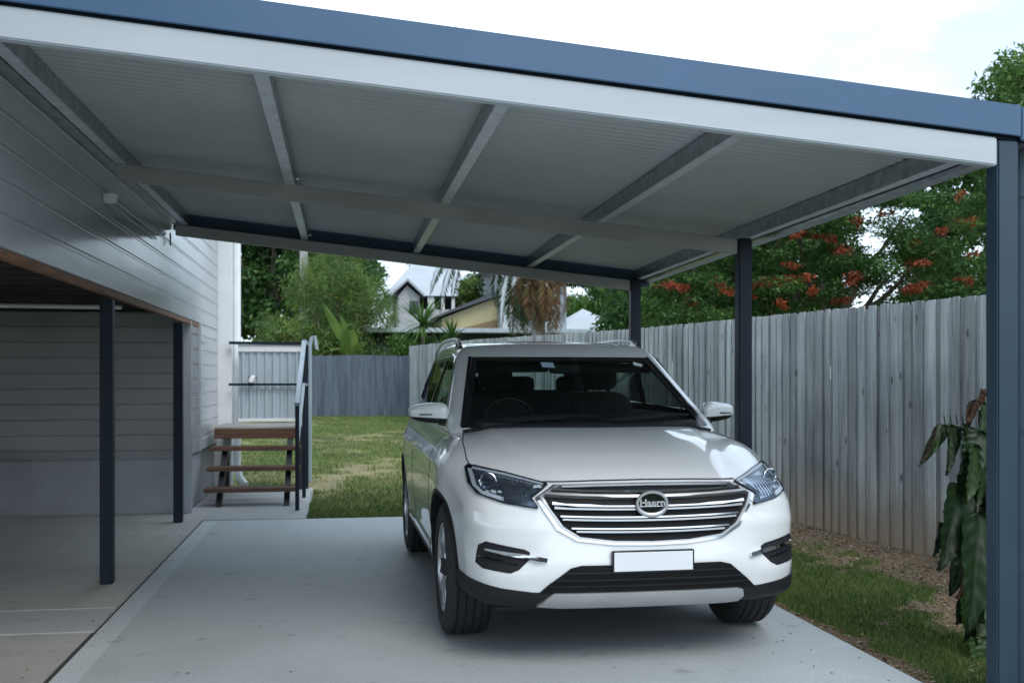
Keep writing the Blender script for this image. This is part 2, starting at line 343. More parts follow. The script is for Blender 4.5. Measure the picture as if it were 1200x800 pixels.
# concrete
db = MB(); db.box(-1.355, 2.68, -8, 10.79, -.1, 0); struct('driveway', db, M['drive'], bevel=.008)
sb = MB(); sb.box(-9, -1.367, 6.80, 11.36, -.1, .004); struct('house_slab', sb, M['slab'], bevel=.008)
sb = MB(); sb.hexa([(-9, 6.35, -.1), (-1.366, 6.18, -.1), (-1.366, 6.79, -.1), (-9, 6.79, -.1)], [(-9, 6.35, .003), (-1.366, 6.18, .003), (-1.366, 6.79, .003), (-9, 6.79, .003)]); struct('sunlight_strip', sb, M['strip'], bevel=.004)  # paler slab section painted as a sunlight patch
sb = MB(); sb.hexa([(-9, -8, -.1), (-1.368, -8, -.1), (-1.368, 6.17, -.1), (-9, 6.34, -.1)], [(-9, -8, .0), (-1.368, -8, .0), (-1.368, 6.17, .0), (-9, 6.34, .0)]); struct('front_slab', sb, M['slab'], bevel=.008)
sb = MB(); sb.box(-1.6, -.35, 10.80, 13.75, -.1, .003); struct('step_pad', sb, M['pad'], bevel=.008)
# dirt line in the joint
jb = MB(); jb.box(-1.40, -1.35, -8, 10.8, -.09, -.006); struct('joint_filler', jb, pm('joint dirt', (.04, .037, .032), .9))

# ------------------------------------------------------------------ house (left)
XW = -1.55
house = thing('raised_house', 'raised white weatherboard house with open dark undercroft on slim navy posts', 'house', (XW, 5, 0))
def hp(name, mb, mat, **k):
    o = obj(name, mb, mat, house, **k); o.location = (-XW, -5, 0); return o
def boards_x(mb, X, y0, y1, z0, z1, pitch, face=1):
    """horizontal boards on the plane x=X facing +x; real grooves"""
    prof = []; z = z0
    while z < z1-1e-4:
        h = min(pitch, z1-z)
        prof += [(-.010, z), (0, z+.006), (0, z+h-.034), (-.004, z+h-.030), (-.004, z+h-.024), (0, z+h-.020), (0, z+h-.008), (-.010, z+h-.002)]
        z += h
    n = len(prof); k = len(mb.v)
    for y in (y0, y1):
        for (dx, zz) in prof: mb.v.append((X+dx*face, y, zz))
    for i in range(n-1): mb.f.append((k+i, k+n+i, k+n+i+1, k+i+1)); mb.m.append(0)
    # body behind
    mb.box(X-.11, X-.0105, y0, y1, z0, z1)
def boards_y(mb, Y, x0, x1, z0, z1, pitch):
    prof = []; z = z0
    while z < z1-1e-4:
        h = min(pitch, z1-z)
        prof += [(.010, z), (0, z+.006), (0, z+h-.012), (.010, z+h-.004)]; z += h
    n = len(prof); k = len(mb.v)
    for x in (x0, x1):
        for (dy, zz) in prof: mb.v.append((x, Y+dy, zz))
    for i in range(n-1): mb.f.append((k+i, k+i+1, k+n+i+1, k+n+i)); mb.m.append(0)
    mb.box(x0, x1, Y+.0105, Y+.10, z0, z1)
b = MB(); boards_x(b, XW, -4, 13.80, 2.02, 4.95, .161); hp('wall', b, M['siding'])
b = MB(); boards_x(b, XW-.002, 12.16, 13.80, .60, 2.018, .161); hp('wall', b, M['siding'])
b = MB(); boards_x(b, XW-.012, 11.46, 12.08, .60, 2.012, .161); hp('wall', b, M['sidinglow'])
b = MB(); b.box(XW-.05, XW+.012, 12.085, 12.155, .60, 2.017); hp('corner_board', b, M['siding'], bevel=.003)
b = MB(); b.box(XW-.11, XW+.004, 11.405, 11.4585, .004, 2.012); hp('corner_board', b, M['siding'], bevel=.003)
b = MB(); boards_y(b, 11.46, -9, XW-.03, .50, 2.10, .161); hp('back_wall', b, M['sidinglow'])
b = MB(); b.box(-9, XW-.12, 11.37, 11.455, 0, .565); hp('plinth', b, M['render'], bevel=.012)
b = MB(); b.box(XW-.20, XW-.05, 11.46, 13.78, 0, .57); hp('foundation_wall', b, M['render'], bevel=.006)
b = MB(); b.box(XW-.05, XW+.17, 13.81, 14.0, .0, 4.95); hp('corner_column', b, M['trim'], bevel=.004)
b = MB(); b.box(-9, XW+.0, 14.0, 14.12, .0, 4.95); b.box(-9.1, -9, -4, 14.1, 2.1, 4.95); b.box(-9, XW-.11, -4.1, -4, 2.1, 4.95); hp('rear_wall', b, M['siding'])
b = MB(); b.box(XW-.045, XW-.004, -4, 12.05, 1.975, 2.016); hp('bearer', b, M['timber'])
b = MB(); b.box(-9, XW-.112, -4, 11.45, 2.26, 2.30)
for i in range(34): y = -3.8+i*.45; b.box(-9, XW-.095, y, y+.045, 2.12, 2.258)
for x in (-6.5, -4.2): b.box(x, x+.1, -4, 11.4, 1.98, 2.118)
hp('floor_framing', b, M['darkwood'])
b = MB(); b.tube([(-9, 8.3, 1.98), (-1.75, 8.9, 1.985)], .018, 10); hp('conduit', b, M['plastic'], smooth=True)
for (x, y) in ((-1.59, 7.60), (-1.575, 10.70), (-1.6, 1.2), (-5.5, 7.6), (-5.5, 1.5)):
    b = MB(); b.box(x-.043, x+.043, y-.043, y+.043, .004, 1.955); hp('post', b, M['navy'], bevel=.006)
# gable roof
b = MB(); ye0, ye1 = -4.6, 14.7; xr = (-9.1+XW)/2
for sx, xe in ((1, XW+.45), (-1, -9.55)):
    n = 200; k = len(b.v)
    for j in range(n+1):
        y = ye0+(ye1-ye0)*j/n; dz = .012*math.cos(j*math.pi)
        b.v += [(xe, y, 4.95+dz), (xr, y, 6.9+dz)]
    for j in range(n): b.f.append((k+2*j, k+2*j+1, k+2*j+3, k+2*j+2)); b.m.append(0)
b.box(-9.5, XW+.42, ye0, ye1, 4.93, 4.945); hp('roof', b, M['sheet'])
# downpipe at the corner
b = MB(); b.tube([(-1.335, 14.03, 4.9), (-1.335, 14.03, .28), (-1.30, 13.98, .13), (-1.22, 13.88, .04)], .05, 16)
for z in (1.2, 3.0): b.box(-1.39, -1.28, 14.02, 14.09, z, z+.03)
hp('downpipe', b, M['trim'], smooth=True)
# security light + cable + cabinet
t = thing('security_light', 'small white box light fixed to the weatherboard wall under the carport roof', 'wall light', (XW+.003, 7.30, 2.60))
b = MB(); b.box(.0, .03, -.03, .03, -.03, .03); obj('bracket', b, M['plastic'], t, bevel=.004)
b = MB(); b.hexa([(.03, -.04, -.03), (.075, -.035, -.022), (.075, .035, -.022), (.03, .04, -.03)], [(.03, -.04, .035), (.085, -.035, .03), (.085, .035, .03), (.03, .04, .035)]); obj('housing', b, M['plastic'], t, bevel=.006)
b = MB(); b.tube([(.012, .05, -.02), (.012, 1.0, -.02), (.012, 1.9, -.02)], .007, 8); obj('cable_conduit', b, M['railgrey'], t, smooth=True)
b = MB(); b.tube([(XW+.02, 9.9, 2.72), (XW+.03, 9.86, 2.69), (XW+.025, 9.88, 2.65), (XW+.03, 9.87, 2.61)], .007, 8)
tag(obj('cable_end', b, M['black'], None, smooth=True), 'short black cable end hanging beside the rear carport beam at the house wall', 'cable')
t = thing('storage_cabinet', 'pale cabinet standing against the plinth under the house', 'cabinet', (-3.78, 11.1, .004))
b = MB(); b.box(-.6, .22, -.25, .25, .03, .72); obj('carcass', b, M['plastic'], t, bevel=.012)
b = MB(); b.box(-.58, .20, -.262, -.2505, .06, .69); obj('door', b, M['plastic'], t, bevel=.004)
b = MB(); b.box(-.55, .17, -.2, .2, 0, .028); obj('base', b, M['black'], t)

# ------------------------------------------------------------------ carport
PY_ = (4.20, 7.20, 10.03); PX = 2.85
def zb(x, y):       # underside of the beams
    l = 2.694+.0035*(y-4.2); r = 2.329-.0108*(y-4.2); t = (x+1.45)/4.3
    return l+(r-l)*t
cp = thing('carport', 'blue trimmed steel carport with corrugated roof over the white car', 'carport', (PX, 4.2, 0))
def cpo(name, mb, mat, **k):
    o = obj(name, mb, mat, cp, **k); o.location = (-PX, -4.2, 0); return o
for i, y in enumerate(PY_):
    b = MB(); top = zb(PX, y)+.115
    b.box(PX-.05, PX+.05, y-.045, y+.045, .0, top); b.box(PX-.09, PX+.09, y-.09, y+.09, -.03, .012)
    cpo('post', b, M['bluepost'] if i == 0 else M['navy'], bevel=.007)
def beam(y, h, th, x0, x1, mat):
    b = MB(); y0, y1 = y-th/2, y+th/2
    b.hexa([(x0, y0, zb(x0, y)), (x1, y0, zb(x1, y)), (x1, y1, zb(x1, y)), (x0, y1, zb(x0, y))], [(x0, y0, zb(x0, y)+h), (x1, y0, zb(x1, y)+h), (x1, y1, zb(x1, y)+h), (x0, y1, zb(x0, y)+h)])
    return cpo('beam', b, mat, bevel=.006)
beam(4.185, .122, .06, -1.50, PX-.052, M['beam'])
beam(7.20, .108, .05, -1.45, PX-.052, M['beamshade']); beam(10.03, .10, .05, -1.50, PX-.052, M['beamshade'])
HB = .122
def zt(x, y): return zb(x, y)+HB
for x, sg in ((-1.40, 1), (-.31, 1), (.68, -1), (1.79, -1), (2.87, -1)):
    b = MB(); fl = .062; hh = .095; t = .004
    for (a, c) in ((4.22, 10.12),):
        n = 8
        for k in range(n):
            y0 = a+(c-a)*k/n; y1 = a+(c-a)*(k+1)/n
            def q(xa, xb, za, zc, mi=0): b.hexa([(xa, y0, zt(x, y0)+za), (xb, y0, zt(x, y0)+za), (xb, y1, zt(x, y1)+za), (xa, y1, zt(x, y1)+za)], [(xa, y0, zt(x, y0)+zc), (xb, y0, zt(x, y0)+zc), (xb, y1, zt(x, y1)+zc), (xa, y1, zt(x, y1)+zc)], mi)
            xw = x
            # web towards the car centre side, flange pointing away
            q(xw-t/2, xw+t/2, 0.004, hh)
            q(min(xw-sg*fl, xw), max(xw-sg*fl, xw), 0, .004, 1); q(min(xw-sg*fl, xw), max(xw-sg*fl, xw), hh-.004, hh)
            e = xw-sg*fl; q(min(e, e+sg*t), max(e, e+sg*t), .004, .018)
    cpo('purlin', b, [M['galv'], M['galvlit']])
# ledger angle on the wall
b = MB()
b.hexa([(-1.545, 4.22, zt(-1.5, 4.2)-.01), (-1.47, 4.22, zt(-1.5, 4.2)-.01), (-1.47, 10.12, zt(-1.5, 10.1)-.01), (-1.545, 10.12, zt(-1.5, 10.1)-.01)], [(-1.545, 4.22, zt(-1.5, 4.2)+.09), (-1.47, 4.22, zt(-1.5, 4.2)+.09), (-1.47, 10.12, zt(-1.5, 10.1)+.09), (-1.545, 10.12, zt(-1.5, 10.1)+.09)])
cpo('ledger', b, M['galv'])
# corrugated sheet (ribs run down the slope, across the car)
b = MB(); pitch = .076; y0, y1 = 4.152, 10.145; n = int((y1-y0)/pitch*6); X0, X1, nxx = -1.54, 3.0, 6
def sheet_top(x, y): return zt(x, y)+.098+.009
for j in range(n+1):
    y = y0+(y1-y0)*j/n; dz = .010*math.sin(2*math.pi*y/pitch)
    for i in range(nxx+1): x = X0+(X1-X0)*i/nxx; b.v.append((x, y, sheet_top(x, y)+dz))
for j in range(n):
    for i in range(nxx): k = j*(nxx+1)+i; b.f.append((k, k+1, k+nxx+2, k+nxx+1)); b.m.append(0)
cpo('roof_sheet', b, M['sheet'], smooth=True, angle=80)
def faschex(y0, y1, z0, z1, x0, x1):
    b = MB(); b.hexa([(x0, y0, zb(x0, y0)+z0), (x1, y0, zb(x1, y0)+z0), (x1, y1, zb(x1, y0)+z0), (x0, y1, zb(x0, y0)+z0)], [(x0, y0, zb(x0, y0)+z1), (x1, y0, zb(x1, y0)+z1), (x1, y1, zb(x1, y0)+z1), (x0, y1, zb(x0, y0)+z1)]); return b
cpo('shadow_gap', faschex(4.17, 4.20, .1225, .16, -1.54, 2.98), M['navy'])
fb = faschex(4.136, 4.150, .134, .268, -1.54, 2.899)
fb2 = faschex(4.150, 4.24, .262, .268, -1.54, 3.03); fb.add(fb2.v, fb2.f)
cpo('front_fascia', fb, M['blue'], bevel=.006)
cpo('rear_fascia', faschex(10.15, 10.20, .07, .25, -1.54, 3.03), M['bluepost'])
# gutter on the low side: quad profile swept in y, front end closed by the blue corner
b = MB(); prof = [(2.965, .235), (2.965, .135), (2.975, .118), (3.06, .118), (3.085, .135), (3.095, .16), (3.095, .235), (3.088, .235), (3.088, .16), (3.078, .14), (3.06, .126), (2.978, .126), (2.973, .14), (2.973, .235)]
k = len(prof)
for y in (4.16, 10.26):
    for (x, z) in prof: b.v.append((x, y, zb(3.0, y)+z))
for i in range(k): b.f.append((i, (i+1) % k, k+(i+1) % k, k+i)); b.m.append(0)
b.f += [tuple(reversed(range(k))), tuple(range(k, 2*k))]; b.m += [0, 0]
cpo('gutter', b, M['galv'], smooth=True, angle=30)
b = MB(); b.box(2.90, 3.16, 4.138, 4.152, zb(3, 4.1)+.125, zb(3, 4.1)+.268); cpo('gutter_cap', b, M['blue'], bevel=.005)
b = MB(); dx = 3.005; dy = 4.30; zt_ = zb(3, 4.3)+.125
b.tube([(dx, dy, zt_), (dx, dy, .04)], .045, 20)
for z in (2.22, 1.18, .55): b.lathe([(z, .046), (z, .051), (z+.03, .051), (z+.03, .046)], 'z', 20, center=(dx, dy, 0))
cpo('downpipe', b, M['bluepost'], smooth=True, angle=35)
for z in (2.235, 1.195, .565):
    b = MB(); b.box(2.903, 2.965, dy-.012, dy+.012, z-.01, z+.012); cpo('pipe_bracket', b, M['bluepost'])
# cleats where beams meet posts / purlins
for x in (-.31, .68, 1.79):
    for y in (7.2, 10.03):
        b = MB(); b.tube([(x+.012, y+.02, zt(x, y)+.035), (x+.03, y+.02, zt(x, y)+.035)], .010, 6); cpo('bolt', b, M['galv'])

# ------------------------------------------------------------------ steps
st = thing('timber_steps', 'open timber steps on black stringers with grey steel handrail by the house corner', 'steps', (-1.0, 12.0, .003))
def sp(name, mb, mat, **k):
    o = obj(name, mb, mat, st, **k); o.location = (1.0, -12.0, -.003); return o
tz = (.20, .41, .62); ty = (11.90, 12.18, 12.46)
for i in range(3):
    b = MB()
    for j in range(2): b.box(-1.49+.0*i, -.47, ty[i]+j*.13, ty[i]+j*.13+.122, tz[i]-.045, tz[i])
    sp('tread', b, M['tread'], bevel=.004)
b = MB(); b.box(-1.47, -.50, 12.74, 12.79, .70, .815)
sp('landing_fascia', b, M['tread'], bevel=.003)
b = MB()
for j in range(8): b.box(-1.47, -.48, 12.745+j*.125, 12.745+j*.125+.118, .816, .84)
sp('landing', b, M['treadtop'], bevel=.003)
for x in (-1.33, -.60):
    b = MB(); b.hexa([(x-.03, 11.86, .003), (x+.03, 11.86, .003), (x+.03, 12.0, .003), (x-.03, 12.0, .003)], [(x-.03, 12.72, .695), (x+.03, 12.72, .695), (x+.03, 12.92, .695), (x-.03, 12.92, .695)])
    sp('stringer', b, M['black'])
for (x, y) in ((-1.42, 13.65), (-.52, 13.6)):
    b = MB(); b.box(x-.03, x+.03, y-.03, y+.03, .003, .815); sp('support_post', b, M['black'])
posts = ((-.465, 11.46, 1.12), (-.435, 12.67, 1.80), (-.435, 13.68, 1.84))
for (x, y, z) in posts:
    b = MB(); b.box(x-.021, x+.021, y-.021, y+.021, .003, z); sp('rail_post', b, M['navy'], bevel=.003)
b = MB()
def bar(b, p, q, w, h):
    p, q = Vector(p), Vector(q); t = (q-p).normalized(); s = t.cross(Vector((0, 0, 1))).normalized()*w/2; u = s.cross(t).normalized()*h/2
    b.hexa([p-s-u, p+s-u, p+s+u, p-s+u], [q-s-u, q+s-u, q+s+u, q-s+u])
bar(b, (-.465, 11.43, 1.13), (-.435, 12.69, 1.83), .05, .045); bar(b, (-.435, 12.69, 1.845), (-.435, 13.7, 1.845), .05, .045)
bar(b, (-.46, 11.46, .70), (-.435, 12.67, 1.35), .03, .03); bar(b, (-.435, 12.69, 1.33), (-.435, 13.68, 1.33), .03, .03)
sp('handrail', b, M['railgrey'])
b = MB(); bar(b, (-1.40, 13.70, 1.855), (-.45, 13.70, 1.855), .06, .035); sp('back_rail', b, M['navy'])
b = MB(); bar(b, (-1.40, 13.66, 1.33), (-.45, 13.66, 1.33), .03, .03); sp('back_rail', b, M['navy'])
for (za, zc) in ((1.745, 1.835), (.86, .90)):
    b = MB(); b.box(-1.29, -.475, 13.70, 13.72, za, zc); sp('panel_frame', b, M['trim'], bevel=.003)
def trimdeck(b, x0, x1, y, z0, z1, pitch=.095, amp=.012):
    n = int((x1-x0)/pitch*8)
    k = len(b.v)
    for i in range(n+1):
        x = x0+(x1-x0)*i/n; ph = ((x-x0)/pitch) % 1
        dy = amp*(1 if ph < .35 else (1-(ph-.35)/.1 if ph < .45 else (-1 if ph < .9 else -1+(ph-.9)/.05)))
        dy = max(-amp, min(amp, dy))
        b.v += [(x, y+dy, z0), (x, y+dy, z1)]
    for i in range(n): b.f.append((k+2*i, k+2*i+2, k+2*i+3, k+2*i+1)); b.m.append(0)
b = MB(); trimdeck(b, -1.29, -.475, 13.735, .90, 1.745); sp('screen_panel', b, M['corrpale'])
t = thing('clamp_light', 'small white and black spotlight clamped on the rail of the corrugated screen', 'spotlight', (-1.105, 13.63, 1.35))
b = MB(); b.tube([(0, 0, -.02), (0, -.01, .03)], .02, 10); obj('clamp', b, M['black'], t, smooth=True)
b = MB(); b.tube([(-.055, -.02, .02), (-.045, .0, .10)], [.028, .030], 10); obj('cover', b, M['black'], t, smooth=True)
b = MB(); b.tube([(.03, 0, .11), (.075, 0, .085)], .012, 8); obj('knob', b, M['black'], t, smooth=True)
b = MB(); b.tube([(-.03, -.05, .0), (-.025, -.03, .05), (.02, 0, .12)], [.035, .05, .04], 14); obj('housing', b, M['plastic'], t, smooth=True); t.scale = (.72, .72, .72)
b = MB(); b.lathe([(0, .001), (.0, .036), (.012, .036)], 'z', 16); o = obj('lens', b, M['black'], t, smooth=True); o.location = (-.034, -.056, -.008); o.rotation_euler = (R(20), R(8), 0)
# hooked grey pipe by the rail
b = MB(); p0 = Dp(363.5, 418, 14.6); b.tube([(p0.x, 14.6, .0), (p0.x, 14.6, 1.86), (p0.x+.02, 14.6, 1.97), (p0.x+.06, 14.6, 1.98), (p0.x+.09, 14.6, 1.80)], .024, 10)
tag(obj('hooked_pipe', b, M['railgrey'], None, smooth=True), 'grey pipe with a hooked top standing behind the steps handrail', 'pipe')

# ------------------------------------------------------------------ fences
def fx(y): return 5.655-.118*y
tops = [(-3, 1.98), (4, 2.02), (8, 2.05), (14.2, 2.09), (22.7, 2.25), (31, 2.34)]
def ftop(y): return float(np.interp(y, [a for a, _ in tops], [b for _, b in tops]))
fn = thing('paling_fence', 'tall weathered grey timber paling fence along the right of the yard', 'fence', (fx(8), 8, 0))
ang = math.atan(-.118)
b = MB(); y = -3.0; i = 0
drift = 0
while y < 31.0:
    wd = random.choice([.068, .085, .095, .10, .075])*(1 if y < 16 else 1.2)
    layer = i % 2
    off = -.016 if layer else 0.0
    y2 = y+wd; xa, xb = fx(y)+off+random.uniform(-.003, .003), fx(y2)+off+random.uniform(-.003, .003)
    zt0 = ftop(y)+random.uniform(-.006, .006)-(.0 if layer else .006); zl = gz(y)-.02
    if int(y) % 4 == 0 and random.random() < .1: zt0 -= .03
    tw = random.uniform(-.004, .004); th = .013
    b.hexa([(xa, y, zl), (xa+th, y, zl), (xb+th, y2, zl), (xb, y2, zl)], [(xa+tw, y, zt0), (xa+th+tw, y, zt0), (xb+th+tw, y2, zt0+random.uniform(-.004, .004)), (xb+tw, y2, zt0)])
    y = y2-(.012 if layer else .012)+(.0 if random.random() > .06 else .012); i += 1
def fo(name, mb, mat, **k):
    o = obj(name, mb, mat, fn, **k); o.location = (-fx(8), -8, 0); return o
fo('palings', b, M['paling'])
b = MB()
for zr in (.35, 1.1, 1.8): b.hexa([(fx(-3)+.02, -3, zr), (fx(-3)+.06, -3, zr), (fx(31)+.06, 31, zr+.25), (fx(31)+.02, 31, zr+.25)], [(fx(-3)+.02, -3, zr+.08), (fx(-3)+.06, -3, zr+.08), (fx(31)+.06, 31, zr+.33), (fx(31)+.02, 31, zr+.33)])
fo('rail', b, M['paling'])
for k in range(13):
    y = -2+k*2.7; b = MB(); b.box(fx(y)+.06, fx(y)+.15, y, y+.09, -.1, ftop(y)-.1); fo('fence_post', b, M['paling'])
b = MB(); cxs, cxe = -14.0, fx(31)+.0; n = int((cxe-cxs)/.076*4)
for i in range(n+1):
    x = cxs+(cxe-cxs)*i/n; dy = .013*math.sin(i*math.pi/2+.3); b.v += [(x, 31.05+dy, .22), (x, 31.05+dy, 2.06+.01*math.sin(x*3))]
for i in range(n): b.f.append((2*i, 2*i+2, 2*i+3, 2*i+1)); b.m.append(0)
cf = thing('corrugated_fence', 'low old dark grey corrugated steel fence across the back of the lawn', 'fence', (-2, 31, .25))
o = obj('sheet', b, M['corrdark'], cf, smooth=True, angle=80); o.location = (2, -31, -.25)
b = MB(); b.box(cxs, cxe, 31.1, 31.15, 1.8, 1.87); b.box(cxs, cxe, 31.1, 31.15, .5, .57); o = obj('rail', b, M['galv'], cf); o.location = (2, -31, -.25)

# ------------------------------------------------------------------ grass & litter
M['grass'] = leafmat('grass blades', [(.03, .075, .02), (.055, .13, .03), (.08, .16, .04), (.13, .17, .06), (.24, .22, .11)], .6, .3, .2)
M['litter'] = leafmat('leaf litter', [(.06, .04, .025), (.14, .10, .06), (.26, .20, .13), (.38, .33, .26), (.10, .085, .07)], .8, .05, .2)
def blades(pts, h, wdt):
    n = len(pts); a = rng.random(n)*2*math.pi; s = np.stack([np.cos(a), np.sin(a), np.zeros(n)], 1)*wdt*(.6+.8*rng.random((n, 1)))
    l = rng.normal(size=(n, 3))*.5; l[:, 2] = 1; l = unit(l)*h*(.5+rng.random((n, 1)))
    return np.stack([pts-s, pts+s, pts+l], 1).reshape(-1, 3)
def scatter(n, x0, x1, y0, y1, fnm, thr, inv=False, pw=1.0):
    out = []
    while len(out) < n:
        x = random.uniform(x0, x1); y = y0+(y1-y0)*random.random()**pw
        if x > fx(y)-.02: continue
        v = fnm(x, y)+random.uniform(-.09, .09)
        if (v > thr) != inv: out.append((x, y, gz(y)+.008))
    return np.array(out)
g1 = blades(scatter(52000, 2.74, 4.9, 3.6, 11.0, turf_side, .46, pw=1.35), .034, .0026)
o = np_mesh('side_grass', g1, 3, M['grass']); tag(o, 'patchy short green grass between the driveway and the paling fence', 'grass', kind='stuff')
g2 = blades(scatter(65000, -2.2, 3.6, 10.85, 30.8, lambda x, y: -9 if (x < -.36 and y < 13.8) else turf_rear(x, y), .40, pw=1.6), .045, .0055)
M['grassdry'] = leafmat('dry lawn blades', [(.035, .09, .02), (.07, .14, .035), (.12, .18, .05), (.19, .22, .08), (.30, .28, .14)], .6, .3, .2)
o = np_mesh('lawn_grass', g2, 3, M['grassdry']); tag(o, 'sparse green and yellow lawn grass behind the driveway', 'grass', kind='stuff')
pl = scatter(9000, 2.70, 5.1, 3.6, 11.0, turf_side, .50, inv=True, pw=1.3); pl[:, 2] += .004
pl2 = scatter(2500, -.33, 3.2, 10.85, 22, turf_rear, .42, inv=True, pw=1.5)
pd = np.array([(random.uniform(-1.3, 2.6), random.uniform(3.2, 10.6), .004) for _ in range(70)]+[(random.uniform(2.2, 2.66), random.uniform(3.6, 10.6), .004) for _ in range(90)]+[(random.uniform(-1.5, -1.25), random.uniform(4, 10.7), .008) for _ in range(60)])
o = np_mesh('windblown_litter', leaves(pd, .022, .4, 1.0), 4, M['litter']); tag(o, 'scattered bits of dry leaf blown over the concrete', 'leaf litter', kind='stuff')
o = np_mesh('leaf_litter', leaves(np.vstack([pl, pl2]), .032, .35, .8), 4, M['litter']); tag(o, 'dry brown leaf litter on bare soil along the fence', 'leaf litter', kind='stuff')
# ------------------------------------------------------------------ car
M['paint'] = pm('white car paint', (.79, .815, .83), .24, 0, .004, 2, 0, 20, coat=1)
M['carblack'] = pm('textured black plastic', (.013, .015, .018), .6, 0, .1, 20, .05, 300, spec=.3)
M['grilleback'] = pm('grille shadow plastic', (.008, .009, .010), .6, 0, .1, 20, spec=.2)
M['gloss'] = pm('gloss black', (.006, .007, .009), .12, 0, .1, 5)
M['chrome'] = pm('chrome', (.72, .74, .77), .10, 1, .04, 8)
M['silver'] = pm('silver plastic', (.50, .51, .52), .32, .7, .05, 8)
M['rubber'] = pm('tyre rubber', (.018, .018, .019), .75, 0, .2, 20, .1, 150)
M['alloy'] = pm('alloy rim', (.50, .52, .54), .3, .85, .06, 10)
M['interior'] = pm('dark interior', (.012, .013, .015), .7, 0, .2, 10)
M['seat'] = pm('dark seat cloth', (.022, .023, .026), .85, 0, .2, 30, .1, 200)
M['glass'] = glassmat('windscreen glass', (.74, .82, .80), .5)
M['tint'] = glassmat('tinted side glass', (.52, .6, .58), .75)
M['lampglass'] = glassmat('lamp cover glass', (.85, .9, .95), .5)
M['lampdark'] = pm('lamp housing', (.13, .16, .20), .22, .7, .4, 30)
M['plate'] = pm('blank plate', (.74, .77, .80), .45, 0, .02, 5)
M['decal'] = pm('pale blue sticker', (.42, .55, .70), .4, 0, .1, 50)
M['redlamp'] = pm('red lamp', (.35, .01, .01), .2)
M['gap'] = pm('panel gap shadow line', (.03, .032, .036), .8)
CAR = thing('parked_car', 'white four wheel drive wagon parked under the carport facing the camera', 'car', (1.474, 5.85, .0), .010)
def ip(x, pts): return float(np.interp(x, [p[0] for p in pts], [p[1] for p in pts]))
def sst(a, b, x): t = min(1, max(0, (x-a)/(b-a))); return t*t*(3-2*t)
class Sm:
    def __init__(s, pts, sg):
        a, c = pts[0][0], pts[-1][0]; s.x = np.linspace(a-.5, c+.5, 2400); y = np.interp(s.x, [p[0] for p in pts], [p[1] for p in pts])
        d = s.x[1]-s.x[0]; k = np.exp(-.5*(np.arange(-int(4*sg/d), int(4*sg/d)+1)*d/sg)**2); k /= k.sum(); m = len(k)//2
        s.y = np.convolve(np.pad(y, m, mode='edge'), k, 'valid')
    def __call__(s, v): return float(np.interp(v, s.x, s.y))
Tk = [(-1.0, .835), (-.86, .895), (-.74, .938), (-.5, 1.005), (-.2, 1.062), (0, 1.092), (.2, 1.125), (.45, 1.14), (1.2, 1.145), (3.4, 1.175), (3.7, 1.15), (4, 1.1)]
Wy = [(-1.0, .855), (-.5, .905), (-.1, .945), (2.8, .945), (3.3, .925), (3.8, .88)]
Wz = [(.2, .955), (.35, .985), (.6, 1.0), (.85, 1.0), (.95, .985), (1.05, .955), (1.15, .915)]
sT = Sm(Tk, .075); sWy = Sm(Wy, .12); sWz = Sm(Wz, .05)
sFz = Sm([(.26, .075), (.33, .03), (.40, .022), (.46, .0), (.53, -.005), (.60, .012), (.66, .022), (.9, .06), (1, .1)], .022)
sRz = Sm([(.26, .06), (.45, 0), (.7, .03), (1.15, .12)], .04)
def bodyT(x, y):
    r = min(1, abs(x)/.94); t = sT(y)-.045*r**3-.03*r**8
    if y < .6: t += .011*(1-sst(0, .07, abs(x)-(.45+.19*(y+.85))))*sst(-1.0, -.7, y)
    return t
def bodyW(y, z):
    wv = sWy(y)*sWz(z)
    for yc in (0, 2.79): wv += .014*math.exp(-((y-yc)/.42)**2)*math.exp(-((z-.62)/.28)**2)
    wv -= .014*math.exp(-((z-.50)/.09)**2)*sst(.3, .6, y)*(1-sst(2.2, 2.5, y))
    wv += .010*math.exp(-((z-.93)/.03)**2)*sst(-.3, .3, y)
    return wv
def bodyF(x, z):
    r = min(1, abs(x)/.94)
    f = -.935+.05*r**2+.19*r**4+.21*r**10
    f += sFz(z)
    f += .028*math.exp(-((z-.555)/.055)**2)*sst(.50, .62, abs(x))*(1-sst(.84, .90, abs(x)))
    f -= .012*math.exp(-((z-.70)/.04)**2)*sst(.42, .60, abs(x))
    return f
def bodyR(x, z):
    r = min(1, abs(x)/.94); return 3.76-.05*r**2-.16*r**6-sRz(z)
